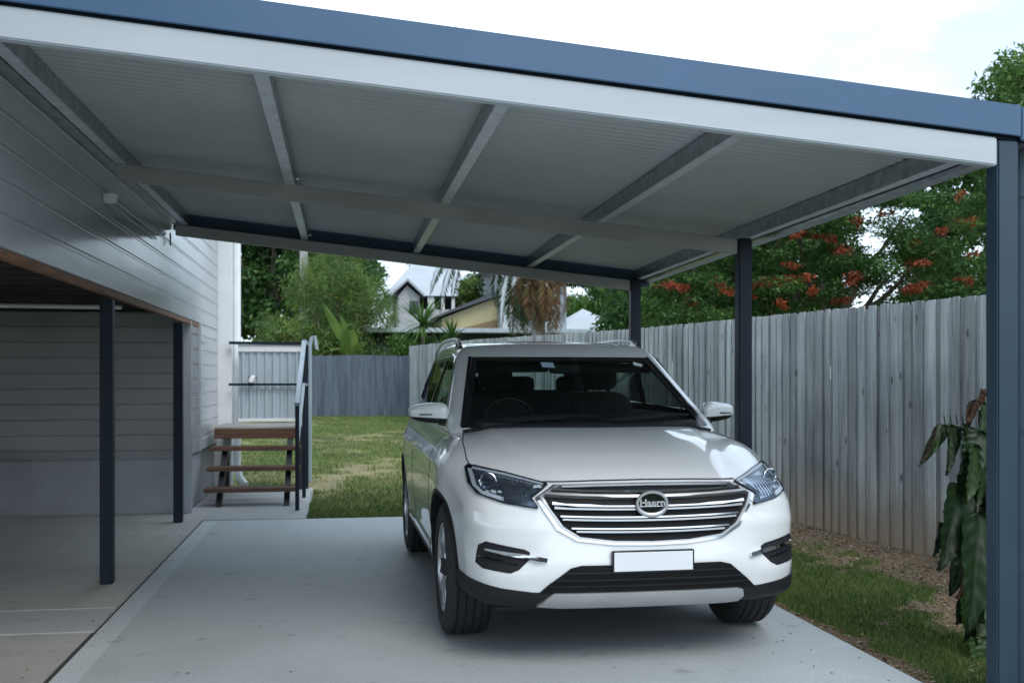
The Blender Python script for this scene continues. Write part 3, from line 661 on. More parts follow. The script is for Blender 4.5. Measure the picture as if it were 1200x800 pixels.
def roundbox(nx, ny, nz, hx, hy, hz, r):
    """unit rounded box surface: list of normalised (a,b,c), faces"""
    idx = {}; V = []; Fc = []
    def ax(n, h):   # denser toward the ends
        t = np.linspace(-1, 1, n+1); k = r/h; m = max(3, n//8)
        inner = np.linspace(-1+k, 1-k, n-2*m+1); e = np.linspace(0, 1, m+1)[:-1]
        th = np.tan(e*math.pi/4)
        lo = -1+k-k*th[::-1]; lo = np.concatenate([[-1], lo[:-1]]) if False else None
        a = [-1+k*(1-math.tan((1-q)*math.pi/4)) for q in np.linspace(0, 1, m+1)[:-1]]
        return np.array(a+list(inner)+[-q for q in reversed(a)])
    A = (ax(nx, hx), ax(ny, hy), ax(nz, hz)); H = np.array([hx, hy, hz])
    def vid(i, j, k):
        key = (i, j, k)
        if key not in idx:
            p = np.array([A[0][i]*hx, A[1][j]*hy, A[2][k]*hz]); q = np.clip(p, -(H-r), H-r); d = p-q; n = np.linalg.norm(d)
            if n > 1e-9: p = q+d/n*r
            idx[key] = len(V); V.append(tuple(p/H))
        return idx[key]
    ni, nj, nk = len(A[0])-1, len(A[1])-1, len(A[2])-1
    for i in range(ni):
        for j in range(nj):
            Fc.append((vid(i, j, 0), vid(i, j+1, 0), vid(i+1, j+1, 0), vid(i+1, j, 0))); Fc.append((vid(i, j, nk), vid(i+1, j, nk), vid(i+1, j+1, nk), vid(i, j+1, nk)))
    for i in range(ni):
        for k in range(nk):
            Fc.append((vid(i, 0, k), vid(i+1, 0, k), vid(i+1, 0, k+1), vid(i, 0, k+1))); Fc.append((vid(i, nj, k), vid(i, nj, k+1), vid(i+1, nj, k+1), vid(i+1, nj, k)))
    for j in range(nj):
        for k in range(nk):
            Fc.append((vid(0, j, k), vid(0, j, k+1), vid(0, j+1, k+1), vid(0, j+1, k))); Fc.append((vid(ni, j, k), vid(ni, j+1, k), vid(ni, j+1, k+1), vid(ni, j, k+1)))
    return V, Fc
def ZBf(y): return .272+.032*(1-sst(-.6, -.2, y))
V0, F0 = roundbox(70, 130, 34, .945, 2.33, .43, .10)
bv = []
for (a, bb, c) in V0:
    y0 = -.935+(bb+1)/2*4.69; x0 = a*.945
    ZB = ZBf(y0); z = ZB+(c+1)/2*(bodyT(x0, y0)-ZB)
    wv = bodyW(y0, z); x = a*wv
    yf = bodyF(x, z); yr = bodyR(x, z); t = (bb+1)/2
    # the ends deform only the outer parts, the middle of the car stays put
    y = y0+(yf+.935)*(1-sst(0, .22, t))+(yr-3.755)*sst(.8, 1, t)
    bv.append(Vector((x, y, z)))
body_bvh = BVHTree.FromPolygons(bv, F0)
# greenhouse
V1, F1 = roundbox(40, 70, 22, .75, 1.45, .30, .085)
def gyf(x, z): return .19+(z-1.10)*1.90+.17*(x/.8)**2
def gyr(x, z): return 3.74-(z-1.1)*.72-.12*(x/.8)**4
gv = []
for (a, bb, c) in V1:
    t = (bb+1)/2; yapp = .9+t*2.5; x0 = a*.72
    top = 1.692-.022*a*a-.045*max(0, (1.9-yapp)/1.0)**2-.05*max(0, (yapp-2.1)/1.3)**2
    z = 1.06+(c+1)/2*(top-1.06)
    wv = .850-(z-1.1)*.335
    wv *= 1-.07*sst(.6, 1, t)
    x = a*wv; y = gyf(x, z)*(1-t)+gyr(x, z)*t
    gv.append(Vector((x, y, z)))
roof_bvh = BVHTree.FromPolygons(gv, F1)
def cut(bm, poly, ax, cond):
    """remove from bm the faces inside the convex outline poly (2D in axes ax) where cond(face)"""
    n = len(poly); cx_ = sum(p[0] for p in poly)/n; cy_ = sum(p[1] for p in poly)/n
    bx0, bx1 = min(p[0] for p in poly)-.08, max(p[0] for p in poly)+.08; by0, by1 = min(p[1] for p in poly)-.08, max(p[1] for p in poly)+.08
    for i in range(n):
        p, q = poly[i], poly[(i+1) % n]; nn = (q[1]-p[1], -(q[0]-p[0])); l = math.hypot(*nn)
        if l < 1e-6: continue
        co = [0, 0, 0]; no = [0, 0, 0]; co[ax[0]], co[ax[1]] = p; no[ax[0]], no[ax[1]] = nn[0]/l, nn[1]/l
        fs = [f for f in bm.faces if cond(f) and any(bx0 < v.co[ax[0]] < bx1 and by0 < v.co[ax[1]] < by1 for v in f.verts)]
        geom = list({v for f in fs for v in f.verts})+list({e for f in fs for e in f.edges})+fs
        bmesh.ops.bisect_plane(bm, geom=geom, plane_co=co, plane_no=no, dist=1e-5)
    def inside(c):
        s0 = None
        for i in range(n):
            p, q = poly[i], poly[(i+1) % n]; cr_ = (q[0]-p[0])*(c[1]-p[1])-(q[1]-p[1])*(c[0]-p[0])
            if abs(cr_) < 1e-9: continue
            if s0 is None: s0 = cr_ > 0
            elif (cr_ > 0) != s0: return False
        return True
    dead = []
    for f in bm.faces:
        c = f.calc_center_median(); 
        if cond(f) and inside((c[ax[0]], c[ax[1]])): dead.append(f)
    bmesh.ops.delete(bm, geom=dead, context='FACES')
def rpoly(poly, r, n=4):
    """round the corners of a polygon"""
    out = []
    m = len(poly)
    for i in range(m):
        p = Vector(poly[i]); a = Vector(poly[i-1]); c = Vector(poly[(i+1) % m])
        ra = min(r, (a-p).length*.45); rc = min(r, (c-p).length*.45)
        s = p+(a-p).normalized()*ra; e = p+(c-p).normalized()*rc
        for k in range(n+1):
            t = k/n; out.append(tuple(s*(1-t)**2+p*2*t*(1-t)+e*t*t))
    return out
WS = rpoly([(-.750, 1.125), (.750, 1.125), (.598, 1.553), (-.598, 1.553)], .03)
WSi = [(-.710, 1.150), (.710, 1.150), (.575, 1.525), (-.575, 1.525)]
RW = [(-.60, 1.19), (.60, 1.19), (.53, 1.50), (-.53, 1.50)]
SW = [(.72, 1.18), (3.40, 1.235), (3.36, 1.34), (3.02, 1.50), (2.6, 1.555), (1.50, 1.565), (1.24, 1.535)]
bm = bmesh.new()
vs = [bm.verts.new(p) for p in gv]
for f in F1: bm.faces.new([vs[i] for i in f])
bm.normal_update()
bmesh.ops.delete(bm, geom=[f for f in bm.faces if f.normal.z < -.6], context='FACES')
WSc = [(x*.975, 1.33+(z-1.33)*.93) for (x, z) in [(-.755, 1.120), (.755, 1.120), (.600, 1.553), (-.600, 1.553)]]
cut(bm, WSc, (0, 2), lambda f: f.normal.y < -.35 and f.calc_center_median().y < 1.6)
cut(bm, RW, (0, 2), lambda f: f.normal.y > .35 and f.calc_center_median().y > 2.6)
SWc = [(2.1+(y-2.1)*.985, 1.37+(z-1.37)*.95) for (y, z) in SW]
cut(bm, SWc, (1, 2), lambda f: f.normal.x < -.4 and f.calc_center_median().x < 0)
cut(bm, SWc, (1, 2), lambda f: f.normal.x > .4 and f.calc_center_median().x > 0)
me = bpy.data.meshes.new('cabin_shell'); bm.to_mesh(me); bm.free()
me.materials.append(M['paint']); me.materials.append(M['interior'])
me.polygons.foreach_set('use_smooth', [True]*len(me.polygons)); me.set_sharp_from_angle(angle=R(50))
o = link('cabin_shell', me, CAR); md = o.modifiers.new('solidify', 'SOLIDIFY'); md.thickness = .022; md.offset = -1; md.material_offset = 1; md.material_offset_rim = 1
# lower body with boolean wheel wells
bb_ = MB(); bb_.v = [tuple(p) for p in bv]; bb_.f = F0; bb_.m = [0]*len(F0)
body = obj('body', bb_, [M['paint'], M['carblack']], CAR, smooth=True, angle=45)
cb = MB()
for yc in (0, 2.79):
    for s in (-1, 1):
        ra = .415
        n = 40; k = len(cb.v)
        for xx in (.60*s, 1.1*s):
            for i in range(n): an = 2*math.pi*i/n; cb.v.append((xx, yc+ra*math.cos(an), .375+ra*math.sin(an)*.985))
        for i in range(n): cb.f.append((k+i, k+(i+1) % n, k+n+(i+1) % n, k+n+i)); cb.m.append(1)
        cb.f += [tuple(k+i for i in reversed(range(n))), tuple(k+n+i for i in range(n))]; cb.m += [1, 1]
mc = bpy.data.meshes.new('cutter'); mc.from_pydata(cb.v, [], cb.f); mc.materials.append(M['paint']); mc.materials.append(M['carblack']); mc.polygons.foreach_set('material_index', cb.m)
bmc = bmesh.new(); bmc.from_mesh(mc); bmesh.ops.recalc_face_normals(bmc, faces=bmc.faces); bmc.to_mesh(mc); bmc.free()
co = bpy.data.objects.new('cutter', mc); C.objects.link(co); co.parent = CAR
bmb = bmesh.new(); bmb.from_mesh(body.data); bmesh.ops.recalc_face_normals(bmb, faces=bmb.faces); bmb.to_mesh(body.data); bmb.free()
md = body.modifiers.new('wheel wells', 'BOOLEAN'); md.object = co; md.operation = 'DIFFERENCE'; md.solver = 'EXACT'
bpy.context.view_layer.update()
dg = bpy.context.evaluated_depsgraph_get(); nm = bpy.data.meshes.new_from_object(body.evaluated_get(dg)); body.modifiers.clear(); body.data = nm
bpy.data.objects.remove(co)
nm.polygons.foreach_set('use_smooth', [True]*len(nm.polygons)); nm.set_sharp_from_angle(angle=R(45)); body.name = 'body'

def proj(axis, p, bvh, off):
    if axis == 'front': o_, d_ = Vector((p[0], -3, p[1])), Vector((0, 1, 0)); 
    elif axis == 'rear': o_, d_ = Vector((p[0], 7, p[1])), Vector((0, -1, 0))
    elif axis == 'left': o_, d_ = Vector((-3, p[0], p[1])), Vector((1, 0, 0))
    elif axis == 'right': o_, d_ = Vector((3, p[0], p[1])), Vector((-1, 0, 0))
    else: o_, d_ = Vector((p[0], p[1], 4)), Vector((0, 0, -1))
    hit, nrm, _, _ = bvh.ray_cast(o_, d_)
    if hit is None:
        g = {'front': Vector((p[0], -.5, p[1])), 'rear': Vector((p[0], 3.6, p[1])), 'left': Vector((-.9, p[0], p[1])), 'right': Vector((.9, p[0], p[1])), 'top': Vector((p[0], p[1], 1.2))}[axis]
        hit, nrm, _, _ = bvh.find_nearest(g)
    if nrm.dot(d_) > 0: nrm = -nrm
    return hit+nrm*off
def grid_poly(poly, step):
    bm = bmesh.new(); f = bm.faces.new([bm.verts.new((p[0], p[1], 0)) for p in poly])
    xs_ = [p[0] for p in poly]; ys_ = [p[1] for p in poly]
    for k in (0, 1):
        lo, hi = (min(xs_), max(xs_)) if k == 0 else (min(ys_), max(ys_))
        t = math.ceil(lo/step)*step
        while t < hi:
            co = [0, 0, 0]; no = [0, 0, 0]; co[k] = t; no[k] = 1
            bmesh.ops.bisect_plane(bm, geom=bm.verts[:]+bm.edges[:]+bm.faces[:], plane_co=co, plane_no=no, dist=1e-6); t += step
    bmesh.ops.triangulate(bm, faces=[f for f in bm.faces if len(f.verts) > 4])
    bm.verts.index_update(); v = [(q.co.x, q.co.y) for q in bm.verts]; fs = [tuple(q.index for q in f.verts) for f in bm.faces]; bm.free(); return v, fs
def conform(mb, v2, fs, axis, bvh, off=.003, skirt=.006, mi=0):
    """drape a 2D mesh over the bodywork and give it thickness"""
    top = [proj(axis, p, bvh, off) for p in v2]; low = [proj(axis, p, bvh, off-skirt) for p in v2] if skirt else None
    k = len(mb.v); n = len(top); mb.v += [tuple(p) for p in top]; mb.f += [tuple(i+k for i in f) for f in fs]; mb.m += [mi]*len(fs)
    if skirt:
        mb.v += [tuple(p) for p in low]; cnt = {}
        for f in fs:
            for i in range(len(f)): a, c = f[i], f[(i+1) % len(f)]; cnt[(a, c)] = 1
        for (a, c) in cnt:
            if (c, a) not in cnt: mb.f.append((k+a, k+c, k+n+c, k+n+a)); mb.m.append(mi)
    return mb
def area(mb, poly, axis, bvh=body_bvh, off=.003, skirt=.006, step=.03, mi=0):
    v, f = grid_poly(poly, step); return conform(mb, v, f, axis, bvh, off, skirt, mi)
def strip(mb, pts, wd, axis, bvh=body_bvh, off=.002, skirt=.004, mi=0, step=.03, closed=False):
    pts = [Vector(p) for p in pts]
    if closed: pts.append(pts[0])
    P = [pts[0]]
    for a, c in zip(pts, pts[1:]):
        n = max(1, int((c-a).length/step))
        for k in range(1, n+1): P.append(a.lerp(c, k/n))
    v = []; ws = wd if callable(wd) else (lambda t: wd)
    for i, p in enumerate(P):
        if closed: t = (P[(i+1) % (len(P)-1)]-P[i-1 if i else -2]).normalized()
        else: t = (P[min(i+1, len(P)-1)]-P[max(i-1, 0)]).normalized()
        n = Vector((-t.y, t.x))*ws(i/(len(P)-1))/2; v += [tuple(p+n), tuple(p), tuple(p-n)]
    fs = []
    for i in range(len(P)-1): fs += [(3*i, 3*i+1, 3*i+4, 3*i+3), (3*i+1, 3*i+2, 3*i+5, 3*i+4)]
    return conform(mb, v, fs, axis, bvh, off, skirt, mi)
def ring(mb, outer, inner, axis, bvh, off, skirt, n=80, m=2, mi=0):
    def res(poly):
        poly = [Vector(p) for p in poly]; L_ = [0]
        for i in range(len(poly)): L_.append(L_[-1]+(poly[(i+1) % len(poly)]-poly[i]).length)
        return poly, L_
    po, Lo = res(outer)
    # match by polygon parameter (same corner count)
    v = []; N_ = len(outer); per = max(1, n//N_); cnt = 0
    for i in range(N_):
        for k in range(per):
            t = k/per; a = Vector(outer[i]).lerp(Vector(outer[(i+1) % N_]), t); c = Vector(inner[i]).lerp(Vector(inner[(i+1) % N_]), t)
            for j in range(m+1): v.append(tuple(a.lerp(c, j/m)))
            cnt += 1
    fs = []
    for i in range(cnt):
        i2 = (i+1) % cnt
        for j in range(m): fs.append((i*(m+1)+j, i*(m+1)+j+1, i2*(m+1)+j+1, i2*(m+1)+j))
    return conform(mb, v, fs, axis, bvh, off, skirt, mi)
def mir(poly, s): return [(s*x, z) for (x, z) in (poly if s > 0 else poly)]
def cob(name, mb, mat, smooth=True, angle=35, **k): 
    o = obj(name, mb, mat, k.pop('parent', CAR), smooth=smooth, angle=angle, **k)
    bm = bmesh.new(); bm.from_mesh(o.data); bmesh.ops.remove_doubles(bm, verts=bm.verts, dist=1e-5); bmesh.ops.recalc_face_normals(bm, faces=bm.faces); bm.to_mesh(o.data); bm.free(); return o
# --- glass
b = MB(); wsq = [(-.755, 1.120), (.755, 1.120), (.600, 1.553), (-.600, 1.553)]
ring(b, wsq, WSi, 'front', roof_bvh, .004, .010, 120, 3); cob('windscreen_frame', b, M['gloss'])
b = MB(); area(b, WSi, 'front', roof_bvh, .003, 0, .06); ws = cob('windscreen', b, M['glass'])
b = MB(); area(b, RW, 'rear', roof_bvh, -.004, 0, .06); cob('rear_window', b, M['tint'])
swr = SW; swi = [(2.1+(y-2.1)*.972, 1.37+(z-1.37)*.86) for (y, z) in SW]
for s, ax_ in ((-1, 'left'), (1, 'right')):
    b = MB(); ring(b, swr, swi, ax_, roof_bvh, .005, .014, 70, 2)
    for (y0_, y1_) in ((1.86, 1.74), (2.78, 2.66)): strip(b, [(y0_, 1.21), (y1_, 1.55)], .075, ax_, roof_bvh, .004, .012)
    strip(b, [(1.0, 1.19), (1.03, 1.40)], .03, ax_, roof_bvh, .004, .01)
    cob('window_frame', b, M['gloss'])
    b = MB(); strip(b, [(.76, 1.179), (3.38, 1.234)], .014, ax_, roof_bvh, .012, .012); strip(b, [(3.40, 1.235), (3.38, 1.345), (3.02, 1.512), (2.6, 1.568), (1.50, 1.578), (1.22, 1.545), (.76, 1.21)], .010, ax_, roof_bvh, .010, .010)
    cob('window_trim', b, M['chrome'])
    b = MB(); area(b, swi, ax_, roof_bvh, -.002, 0, .08); cob('side_window', b, M['tint'])
# --- cowl and wipers
b = MB(); cw = [(-.76+.1*i, .150+.17*((-.76+.1*i)/.8)**2) for i in range(16)]+[(.76, .305)]
cw2 = [(x, y+.14) for (x, y) in reversed(cw)]; area(b, cw+cw2, 'top', body_bvh, .012, .02, .06); cob('cowl', b, M['carblack'])
def wsp(x, z, off): return proj('front', (x, z), roof_bvh, off)
for (x0_, x1_, z0_, z1_) in ((-.55, .05, 1.150, 1.170), (.10, .66, 1.150, 1.172)):
    b = MB(); P_ = [wsp(x0_+(x1_-x0_)*t, z0_+(z1_-z0_)*t+.01*math.sin(t*3.1), .018) for t in np.linspace(0, 1, 8)]; b.tube(P_, .007, 6)
    P_ = [wsp(x0_+.04+(x1_-x0_)*t*.6, z0_-.012+.02*t, .026) for t in np.linspace(0, 1, 6)]; b.tube(P_, .010, 6); cob('wiper', b, M['carblack'])
# --- grille
go = [(-.456, .886), (-.25, .889), (0, .890), (.25, .889), (.456, .886), (.556, .832), (.462, .688), (.365, .634), (.19, .613), (0, .608), (-.19, .613), (-.365, .634), (-.462, .688), (-.556, .832)]
gi = [(-.430, .873), (-.25, .877), (0, .878), (.25, .877), (.430, .874), (.520, .832), (.432, .703), (.352, .653), (.185, .632), (0, .627), (-.185, .632), (-.352, .653), (-.432, .703), (-.520, .832)]
gm = [(a[0]*.4+c[0]*.6, a[1]*.4+c[1]*.6) for a, c in zip(go, gi)]
b = MB(); area(b, gi, 'front', off=.004, skirt=.004, step=.04); gr = cob('grille', b, M['grilleback'])
b = MB(); ring(b, go, gm, 'front', body_bvh, .012, .016, 120, 2); cob('grille_surround', b, M['chrome'], parent=gr)
b = MB(); ring(b, [(x*1.0, z) for x, z in gm], gi, 'front', body_bvh, .026, .026, 120, 2); cob('grille_rim', b, M['silver'], parent=gr)
def gx(z): return float(np.interp(z, [.653, .703, .832, .873], [.352, .432, .520, .430]))-.012
for i, z in enumerate((.838, .787, .735, .680)):
    for dz, wd, of in ((.0085, .0075, .034), (-.0060, .0085, .030)):
        b = MB(); xe = gx(z+dz)-.004; strip(b, [(x, z+dz-.012*(1-(x/.5)**2)+.010) for x in np.linspace(-xe, xe, 17)], wd, 'front', body_bvh, of, of, step=.06); cob('grille_bar', b, M['chrome'] if dz > 0 else M['silver'], parent=gr)
b = MB(); strip(b, [(-.42, .871), (0, .878), (.42, .871)], .006, 'front', body_bvh, .020, .02); cob('grille_bar', b, M['chrome'], parent=gr)
# emblem
ey = proj('front', (0, .812), body_bvh, 0).y; em = thing('x', 'x', 'x'); bpy.data.objects.remove(em)
b = MB(); n = 48; m_ = 10; ew, eh = .0745, .056
for i in range(n):
    a = 2*math.pi*i/n; thk = .0085+.004*max(0, -math.sin(a))
    for j in range(m_):
        q = 2*math.pi*j/m_; rr_ = 1+(thk/ew)*math.cos(q); b.v.append((ew*rr_*math.cos(a), ey-.045+.010*math.sin(q), .810+eh*(1+(thk/eh)*math.cos(q))*math.sin(a)))
for i in range(n):
    for j in range(m_): b.f.append((i*m_+j, ((i+1) % n)*m_+j, ((i+1) % n)*m_+(j+1) % m_, i*m_+(j+1) % m_)); b.m.append(0)
emb = cob('emblem', b, M['silver'])
b = MB(); b.v = [(.074*math.cos(2*math.pi*i/n), ey-.038, .810+.055*math.sin(2*math.pi*i/n)) for i in range(n)]+[(.074*math.cos(2*math.pi*i/n), ey+.01, .810+.055*math.sin(2*math.pi*i/n)) for i in range(n)]
b.f = [tuple(range(n))]+[(i, (i+1) % n, n+(i+1) % n, n+i) for i in range(n)]; b.m = [0]*len(b.f); cob('emblem_back', b, M['gloss'], parent=emb)
def text_mesh(name, s, size, mat, parent, loc, extr=.003, xs_=1.0):
    cu = bpy.data.curves.new(name, 'FONT'); cu.body = s; cu.size = size; cu.extrude = extr; cu.align_x = 'CENTER'; cu.align_y = 'CENTER'; cu.offset = .0008; cu.bevel_depth = .0006
    t = bpy.data.objects.new(name, cu); C.objects.link(t); bpy.context.view_layer.update()
    me = bpy.data.meshes.new_from_object(t.evaluated_get(bpy.context.evaluated_depsgraph_get())); bpy.data.objects.remove(t)
    me.materials.clear(); me.materials.append(mat); o = link(name, me, parent); o.rotation_euler = (R(90), 0, 0); o.scale = (xs_, 1, 1); o.location = loc; return o
text_mesh('emblem_lettering', 'Haern', .046, M['silver'], emb, (.002, ey-.043, .813), .004, 1.12)
# --- plate
py0 = proj('front', (0, .54), body_bvh, 0).y
b = MB(); b.box(-.205, .205, py0-.022, py0-.001, .484, .590); pl_ = cob('plate_frame', b, M['gloss'], bevel=.003)
b = MB(); b.box(-.196, .196, py0-.026, py0-.0215, .492, .583); cob('number_plate', b, M['plate'], parent=pl_, bevel=.001)
# --- headlights
HL = [(.815, .956), (.830, .942), (.832, .875), (.808, .837), (.70, .806), (.548, .786), (.545, .796), (.572, .832), (.480, .890), (.66, .932), (.78, .952)]
for s in (-1, 1):
    P_ = [(s*x, z) for x, z in HL]
    if s < 0: P_ = P_[::-1]
    b = MB(); area(b, P_, 'front', off=.002, skirt=.004, step=.03); hl = cob('headlight', b, M['lampdark'])
    cen = Vector((.70, .878)); b = MB()
    def ins(k): return [(s*(cen.x+(x-cen.x)*k[0]), cen.y+(z-cen.y)*k[1]) for x, z in HL]
    ring(b, [(s*x, z) for x, z in HL], ins((.975, .94)), 'front', body_bvh, .013, .012, 60, 1); cob('lamp_bezel', b, M['gloss'], parent=hl)
    # projector
    pc = (s*.748, .892); b = MB(); c3 = proj('front', pc, body_bvh, .004); nx_ = Vector((s*.35, -1, .05)).normalized()
    q = nx_.to_track_quat('Y', 'Z').to_matrix()
    def lens(mb, prof, n=28):
        k = len(mb.v); m = len(prof)
        for i in range(n):
            a = 2*math.pi*i/n
            for (h, r) in prof: mb.v.append(tuple(c3+q @ Vector((r*math.cos(a), h, r*math.sin(a)))))
        for i in range(n):
            for j in range(m-1): mb.f.append((k+i*m+j, k+((i+1) % n)*m+j, k+((i+1) % n)*m+j+1, k+i*m+j+1)); mb.m.append(0)
    lens(b, [(0, .046), (.010, .046), (.012, .042), (.006, .036), (0, .035)]); cob('projector_ring', b, M['chrome'], parent=hl)
    b = MB(); lens(b, [(0.001, .035), (.006, .028), (.009, .016), (.010, .0005)]); cob('projector_lens', b, M['lampglass'], parent=hl)
    b = MB(); area(b, [(s*x, z) for x, z in ((.705, .920), (.535, .893), (.600, .840), (.590, .808), (.690, .824))], 'front', off=.006, skirt=.004, step=.02)
    cob('reflector', b, M['chrome'], parent=hl)
    b = MB()
    for k in range(6):
        x = .585+k*.020; strip(b, [(s*x, .905-k*.0), (s*(x+.02), .82)], .004, 'front', off=.009, skirt=.004)
    cob('reflector_rib', b, M['lampdark'], parent=hl)
    b = MB(); strip(b, [(s*.812, .940), (s*.810, .872), (s*.785, .844), (s*.70, .823)], .016, 'front', off=.008, skirt=.006); strip(b, [(s*.80, .945), (s*.66, .925), (s*.50, .893)], .008, 'front', off=.008, skirt=.006)
    cob('running_light', b, M['plate'], parent=hl)
    b = MB(); area(b, P_, 'front', off=.016, skirt=0, step=.03); cob('lamp_cover', b, M['lampglass'], parent=hl)
    # fog recess
    FG = [(.785, .622), (.815, .600), (.828, .512), (.800, .490), (.68, .478), (.640, .496), (.585, .548), (.588, .580), (.61, .592)]
    b = MB(); area(b, [(s*x, z) for x, z in FG], 'front', off=.003, skirt=.004, step=.03); fg = cob('fog_lamp_recess', b, M['carblack'])
    b = MB(); strip(b, [(s*.780, .588), (s*.66, .566), (s*.51, .545)], lambda t: .010+.016*math.sin(min(1, t*1.05)*2.6), 'front', off=.020, skirt=.022); cob('fog_lamp_blade', b, M['chrome'], parent=fg)
    b = MB(); 
    strip(b, [(s*.81, .545), (s*.64, .522)], .008, 'front', off=.012, skirt=.01); cob('fog_lamp_louvre', b, M['gloss'], parent=fg)
    # arch trim
    b = MB(); ax_ = 'left' if s < 0 else 'right'
    pts = [(.424*math.cos(t), .375+.420*math.sin(t)) for t in np.linspace(R(-12), R(197), 40)]
    strip(b, [p for p in pts if p[1] > .28], .018, ax_, off=.003, skirt=.006); cob('arch_trim', b, M['carblack'])
    b = MB(); pts = [(2.79+.424*math.cos(t), .375+.420*math.sin(t)) for t in np.linspace(R(-12), R(192), 40)]
    strip(b, [p for p in pts if p[1] > .28], .018, ax_, off=.003, skirt=.006); cob('arch_trim', b, M['carblack'])
    b = MB(); area(b, [(.42, .268), (2.37, .268), (2.37, .345), (.42, .345)], ax_, off=.006, skirt=.01, step=.08); cob('sill_cladding', b, M['carblack'])
    b = MB(); strip(b, [(.50, .405), (2.30, .415)], .022, ax_, off=.012, skirt=.012); cob('sill_trim', b, M['chrome'])
    # door gaps, fuel flap
    b = MB()
    for pts in ([(.55, 1.10), (.54, .95), (.56, .50), (.62, .34)], [(1.86, 1.15), (1.87, .8), (1.84, .34)], [(2.80, 1.17), (2.82, 1.0), (2.60, .78), (2.40, .62), (2.38, .36)], [(.56, .36), (2.38, .36)]):
        strip(b, pts, .006, ax_, off=.0015, skirt=.002)
    dl = cob('door_gap', b, M['gap'])
    for yh in (1.62, 2.58):
        b = MB(); c_ = proj(ax_, (yh, .96), body_bvh, .0)
        b.box(c_.x-.012+s*.02, c_.x+.012+s*.02, yh-.11, yh+.11, .950, .972); b.box(min(c_.x-s*.01, c_.x+s*.02), max(c_.x-s*.01, c_.x+s*.02), yh-.10, yh-.08, .952, .970); b.box(min(c_.x-s*.01, c_.x+s*.02), max(c_.x-s*.01, c_.x+s*.02), yh+.08, yh+.10, .952, .970)
        cob('door_handle', b, M['paint'], bevel=.004)
    # mirror
    def sup(mb, c, rx, ry, rz, x0=-1, ez=.7, lo=-1., hi=1., mi=0, n=22, m=14, tap=0):
        k = len(mb.v)
        for i in range(m+1):
            ph = math.asin(max(-1, min(1, lo+(hi-lo)*i/m))); 
            for j in range(n):
                th = 2*math.pi*j/n; f = lambda v, e: math.copysign(abs(v)**e, v)
                x = f(math.cos(ph), ez)*f(math.cos(th), ez); y = f(math.cos(ph), ez)*f(math.sin(th), ez); z = f(math.sin(ph), ez)
                z *= 1-tap*(x*s*.5+.5)
                mb.v.append((c[0]+rx*x, c[1]+ry*y-.035*s*x*0+.05*(x*s), c[2]+rz*z+.0))
        for i in range(m):
            for j in range(n): mb.f.append((k+i*n+j, k+i*n+(j+1) % n, k+(i+1)*n+(j+1) % n, k+(i+1)*n+j)); mb.m.append(mi)
        mb.f += [tuple(k+j for j in reversed(range(n))), tuple(k+m*n+j for j in range(n))]; mb.m += [mi, mi]
    mc_ = (s*.938, .66, 1.203)
    b = MB(); sup(b, mc_, .118, .075, .072, lo=-.30, hi=1, tap=.35, ez=.62); mo = cob('side_mirror', b, M['paint'], angle=60)
    b = MB(); sup(b, (mc_[0], mc_[1], mc_[2]-.001), .114, .071, .076, lo=-1, hi=-.32, tap=.35, ez=.62); b.hexa([(s*.79, .60, 1.11), (s*.88, .61, 1.128), (s*.88, .68, 1.128), (s*.79, .70, 1.11)], [(s*.79, .60, 1.15), (s*.88, .61, 1.16), (s*.88, .68, 1.16), (s*.79, .70, 1.15)]); cob('mirror_base', b, M['gloss'], parent=mo, angle=60)
    b = MB(); b.box(min(s*.90, s*1.00), max(s*.90, s*1.00), .578, .590, 1.190, 1.197); cob('mirror_indicator', b, M['gloss'], parent=mo)
    # roof rail
    b = MB(); P_ = []
    for t in np.linspace(0, 1, 24):
        y = 1.45+t*1.85; x = s*(.640-.03*max(0, t-.6)); z0_ = proj('top', (x, y), roof_bvh, 0).z; h = .045*min(1, math.sin(math.pi*t)*3.2)**.6
        P_.append((x, y, z0_+.004+h))
    b.tube(P_, .013, 10); rl = cob('roof_rail', b, M['silver'], angle=70)
    b = MB()
    x = s*.640; z0_ = proj('top', (x, 1.52), roof_bvh, 0).z
    b.hexa([(x-.018, 1.40, z0_-.02), (x+.018, 1.40, z0_-.02), (x+.018, 1.66, z0_-.01), (x-.018, 1.66, z0_-.01)], [(x-.008, 1.48, z0_+.03), (x+.008, 1.48, z0_+.03), (x+.008, 1.62, z0_+.05), (x-.008, 1.62, z0_+.05)])
    cob('rail_foot', b, M['gloss'], parent=rl, bevel=.004)
    # dark ditch strip between the windscreen and the roof side
    b = MB(); strip(b, [(s*.760, 1.12), (s*.700, 1.30), (s*.612, 1.555)], .020, 'front', roof_bvh, .006, .008); cob('pillar_seal', b, M['gloss'])
    # tail lamp
    b = MB(); area(b, [(3.35, .98), (3.62, 1.0), (3.60, 1.12), (3.40, 1.12)], ax_, off=.006, skirt=.008, step=.05); cob('tail_lamp', b, M['redlamp'])
# --- hood gap
b = MB()
hg = [(-.765, .30), (-.80, .05), (-.815, -.25), (-.79, -.45), (-.72, -.60), (-.60, -.69)]
strip(b, hg, .006, 'top', off=.0015, skirt=.002); strip(b, [(-x, y) for x, y in hg], .006, 'top', off=.0015, skirt=.002)
strip(b, [(-.50, .903), (-.25, .909), (0, .911), (.25, .909), (.50, .903)], .005, 'front', off=.0015, skirt=.002)
cob('bonnet_gap', b, M['gap'])
for s in (-1, 1):
    pass
b = MB(); c_ = (-.43, .70); strip(b, [(c_[0]+.028*math.cos(t), c_[1]+.028*math.sin(t)) for t in np.linspace(0, 6.283, 20)], .0022, 'front', off=.001, skirt=.001, step=.05); cob('tow_cover', b, M['siding'])
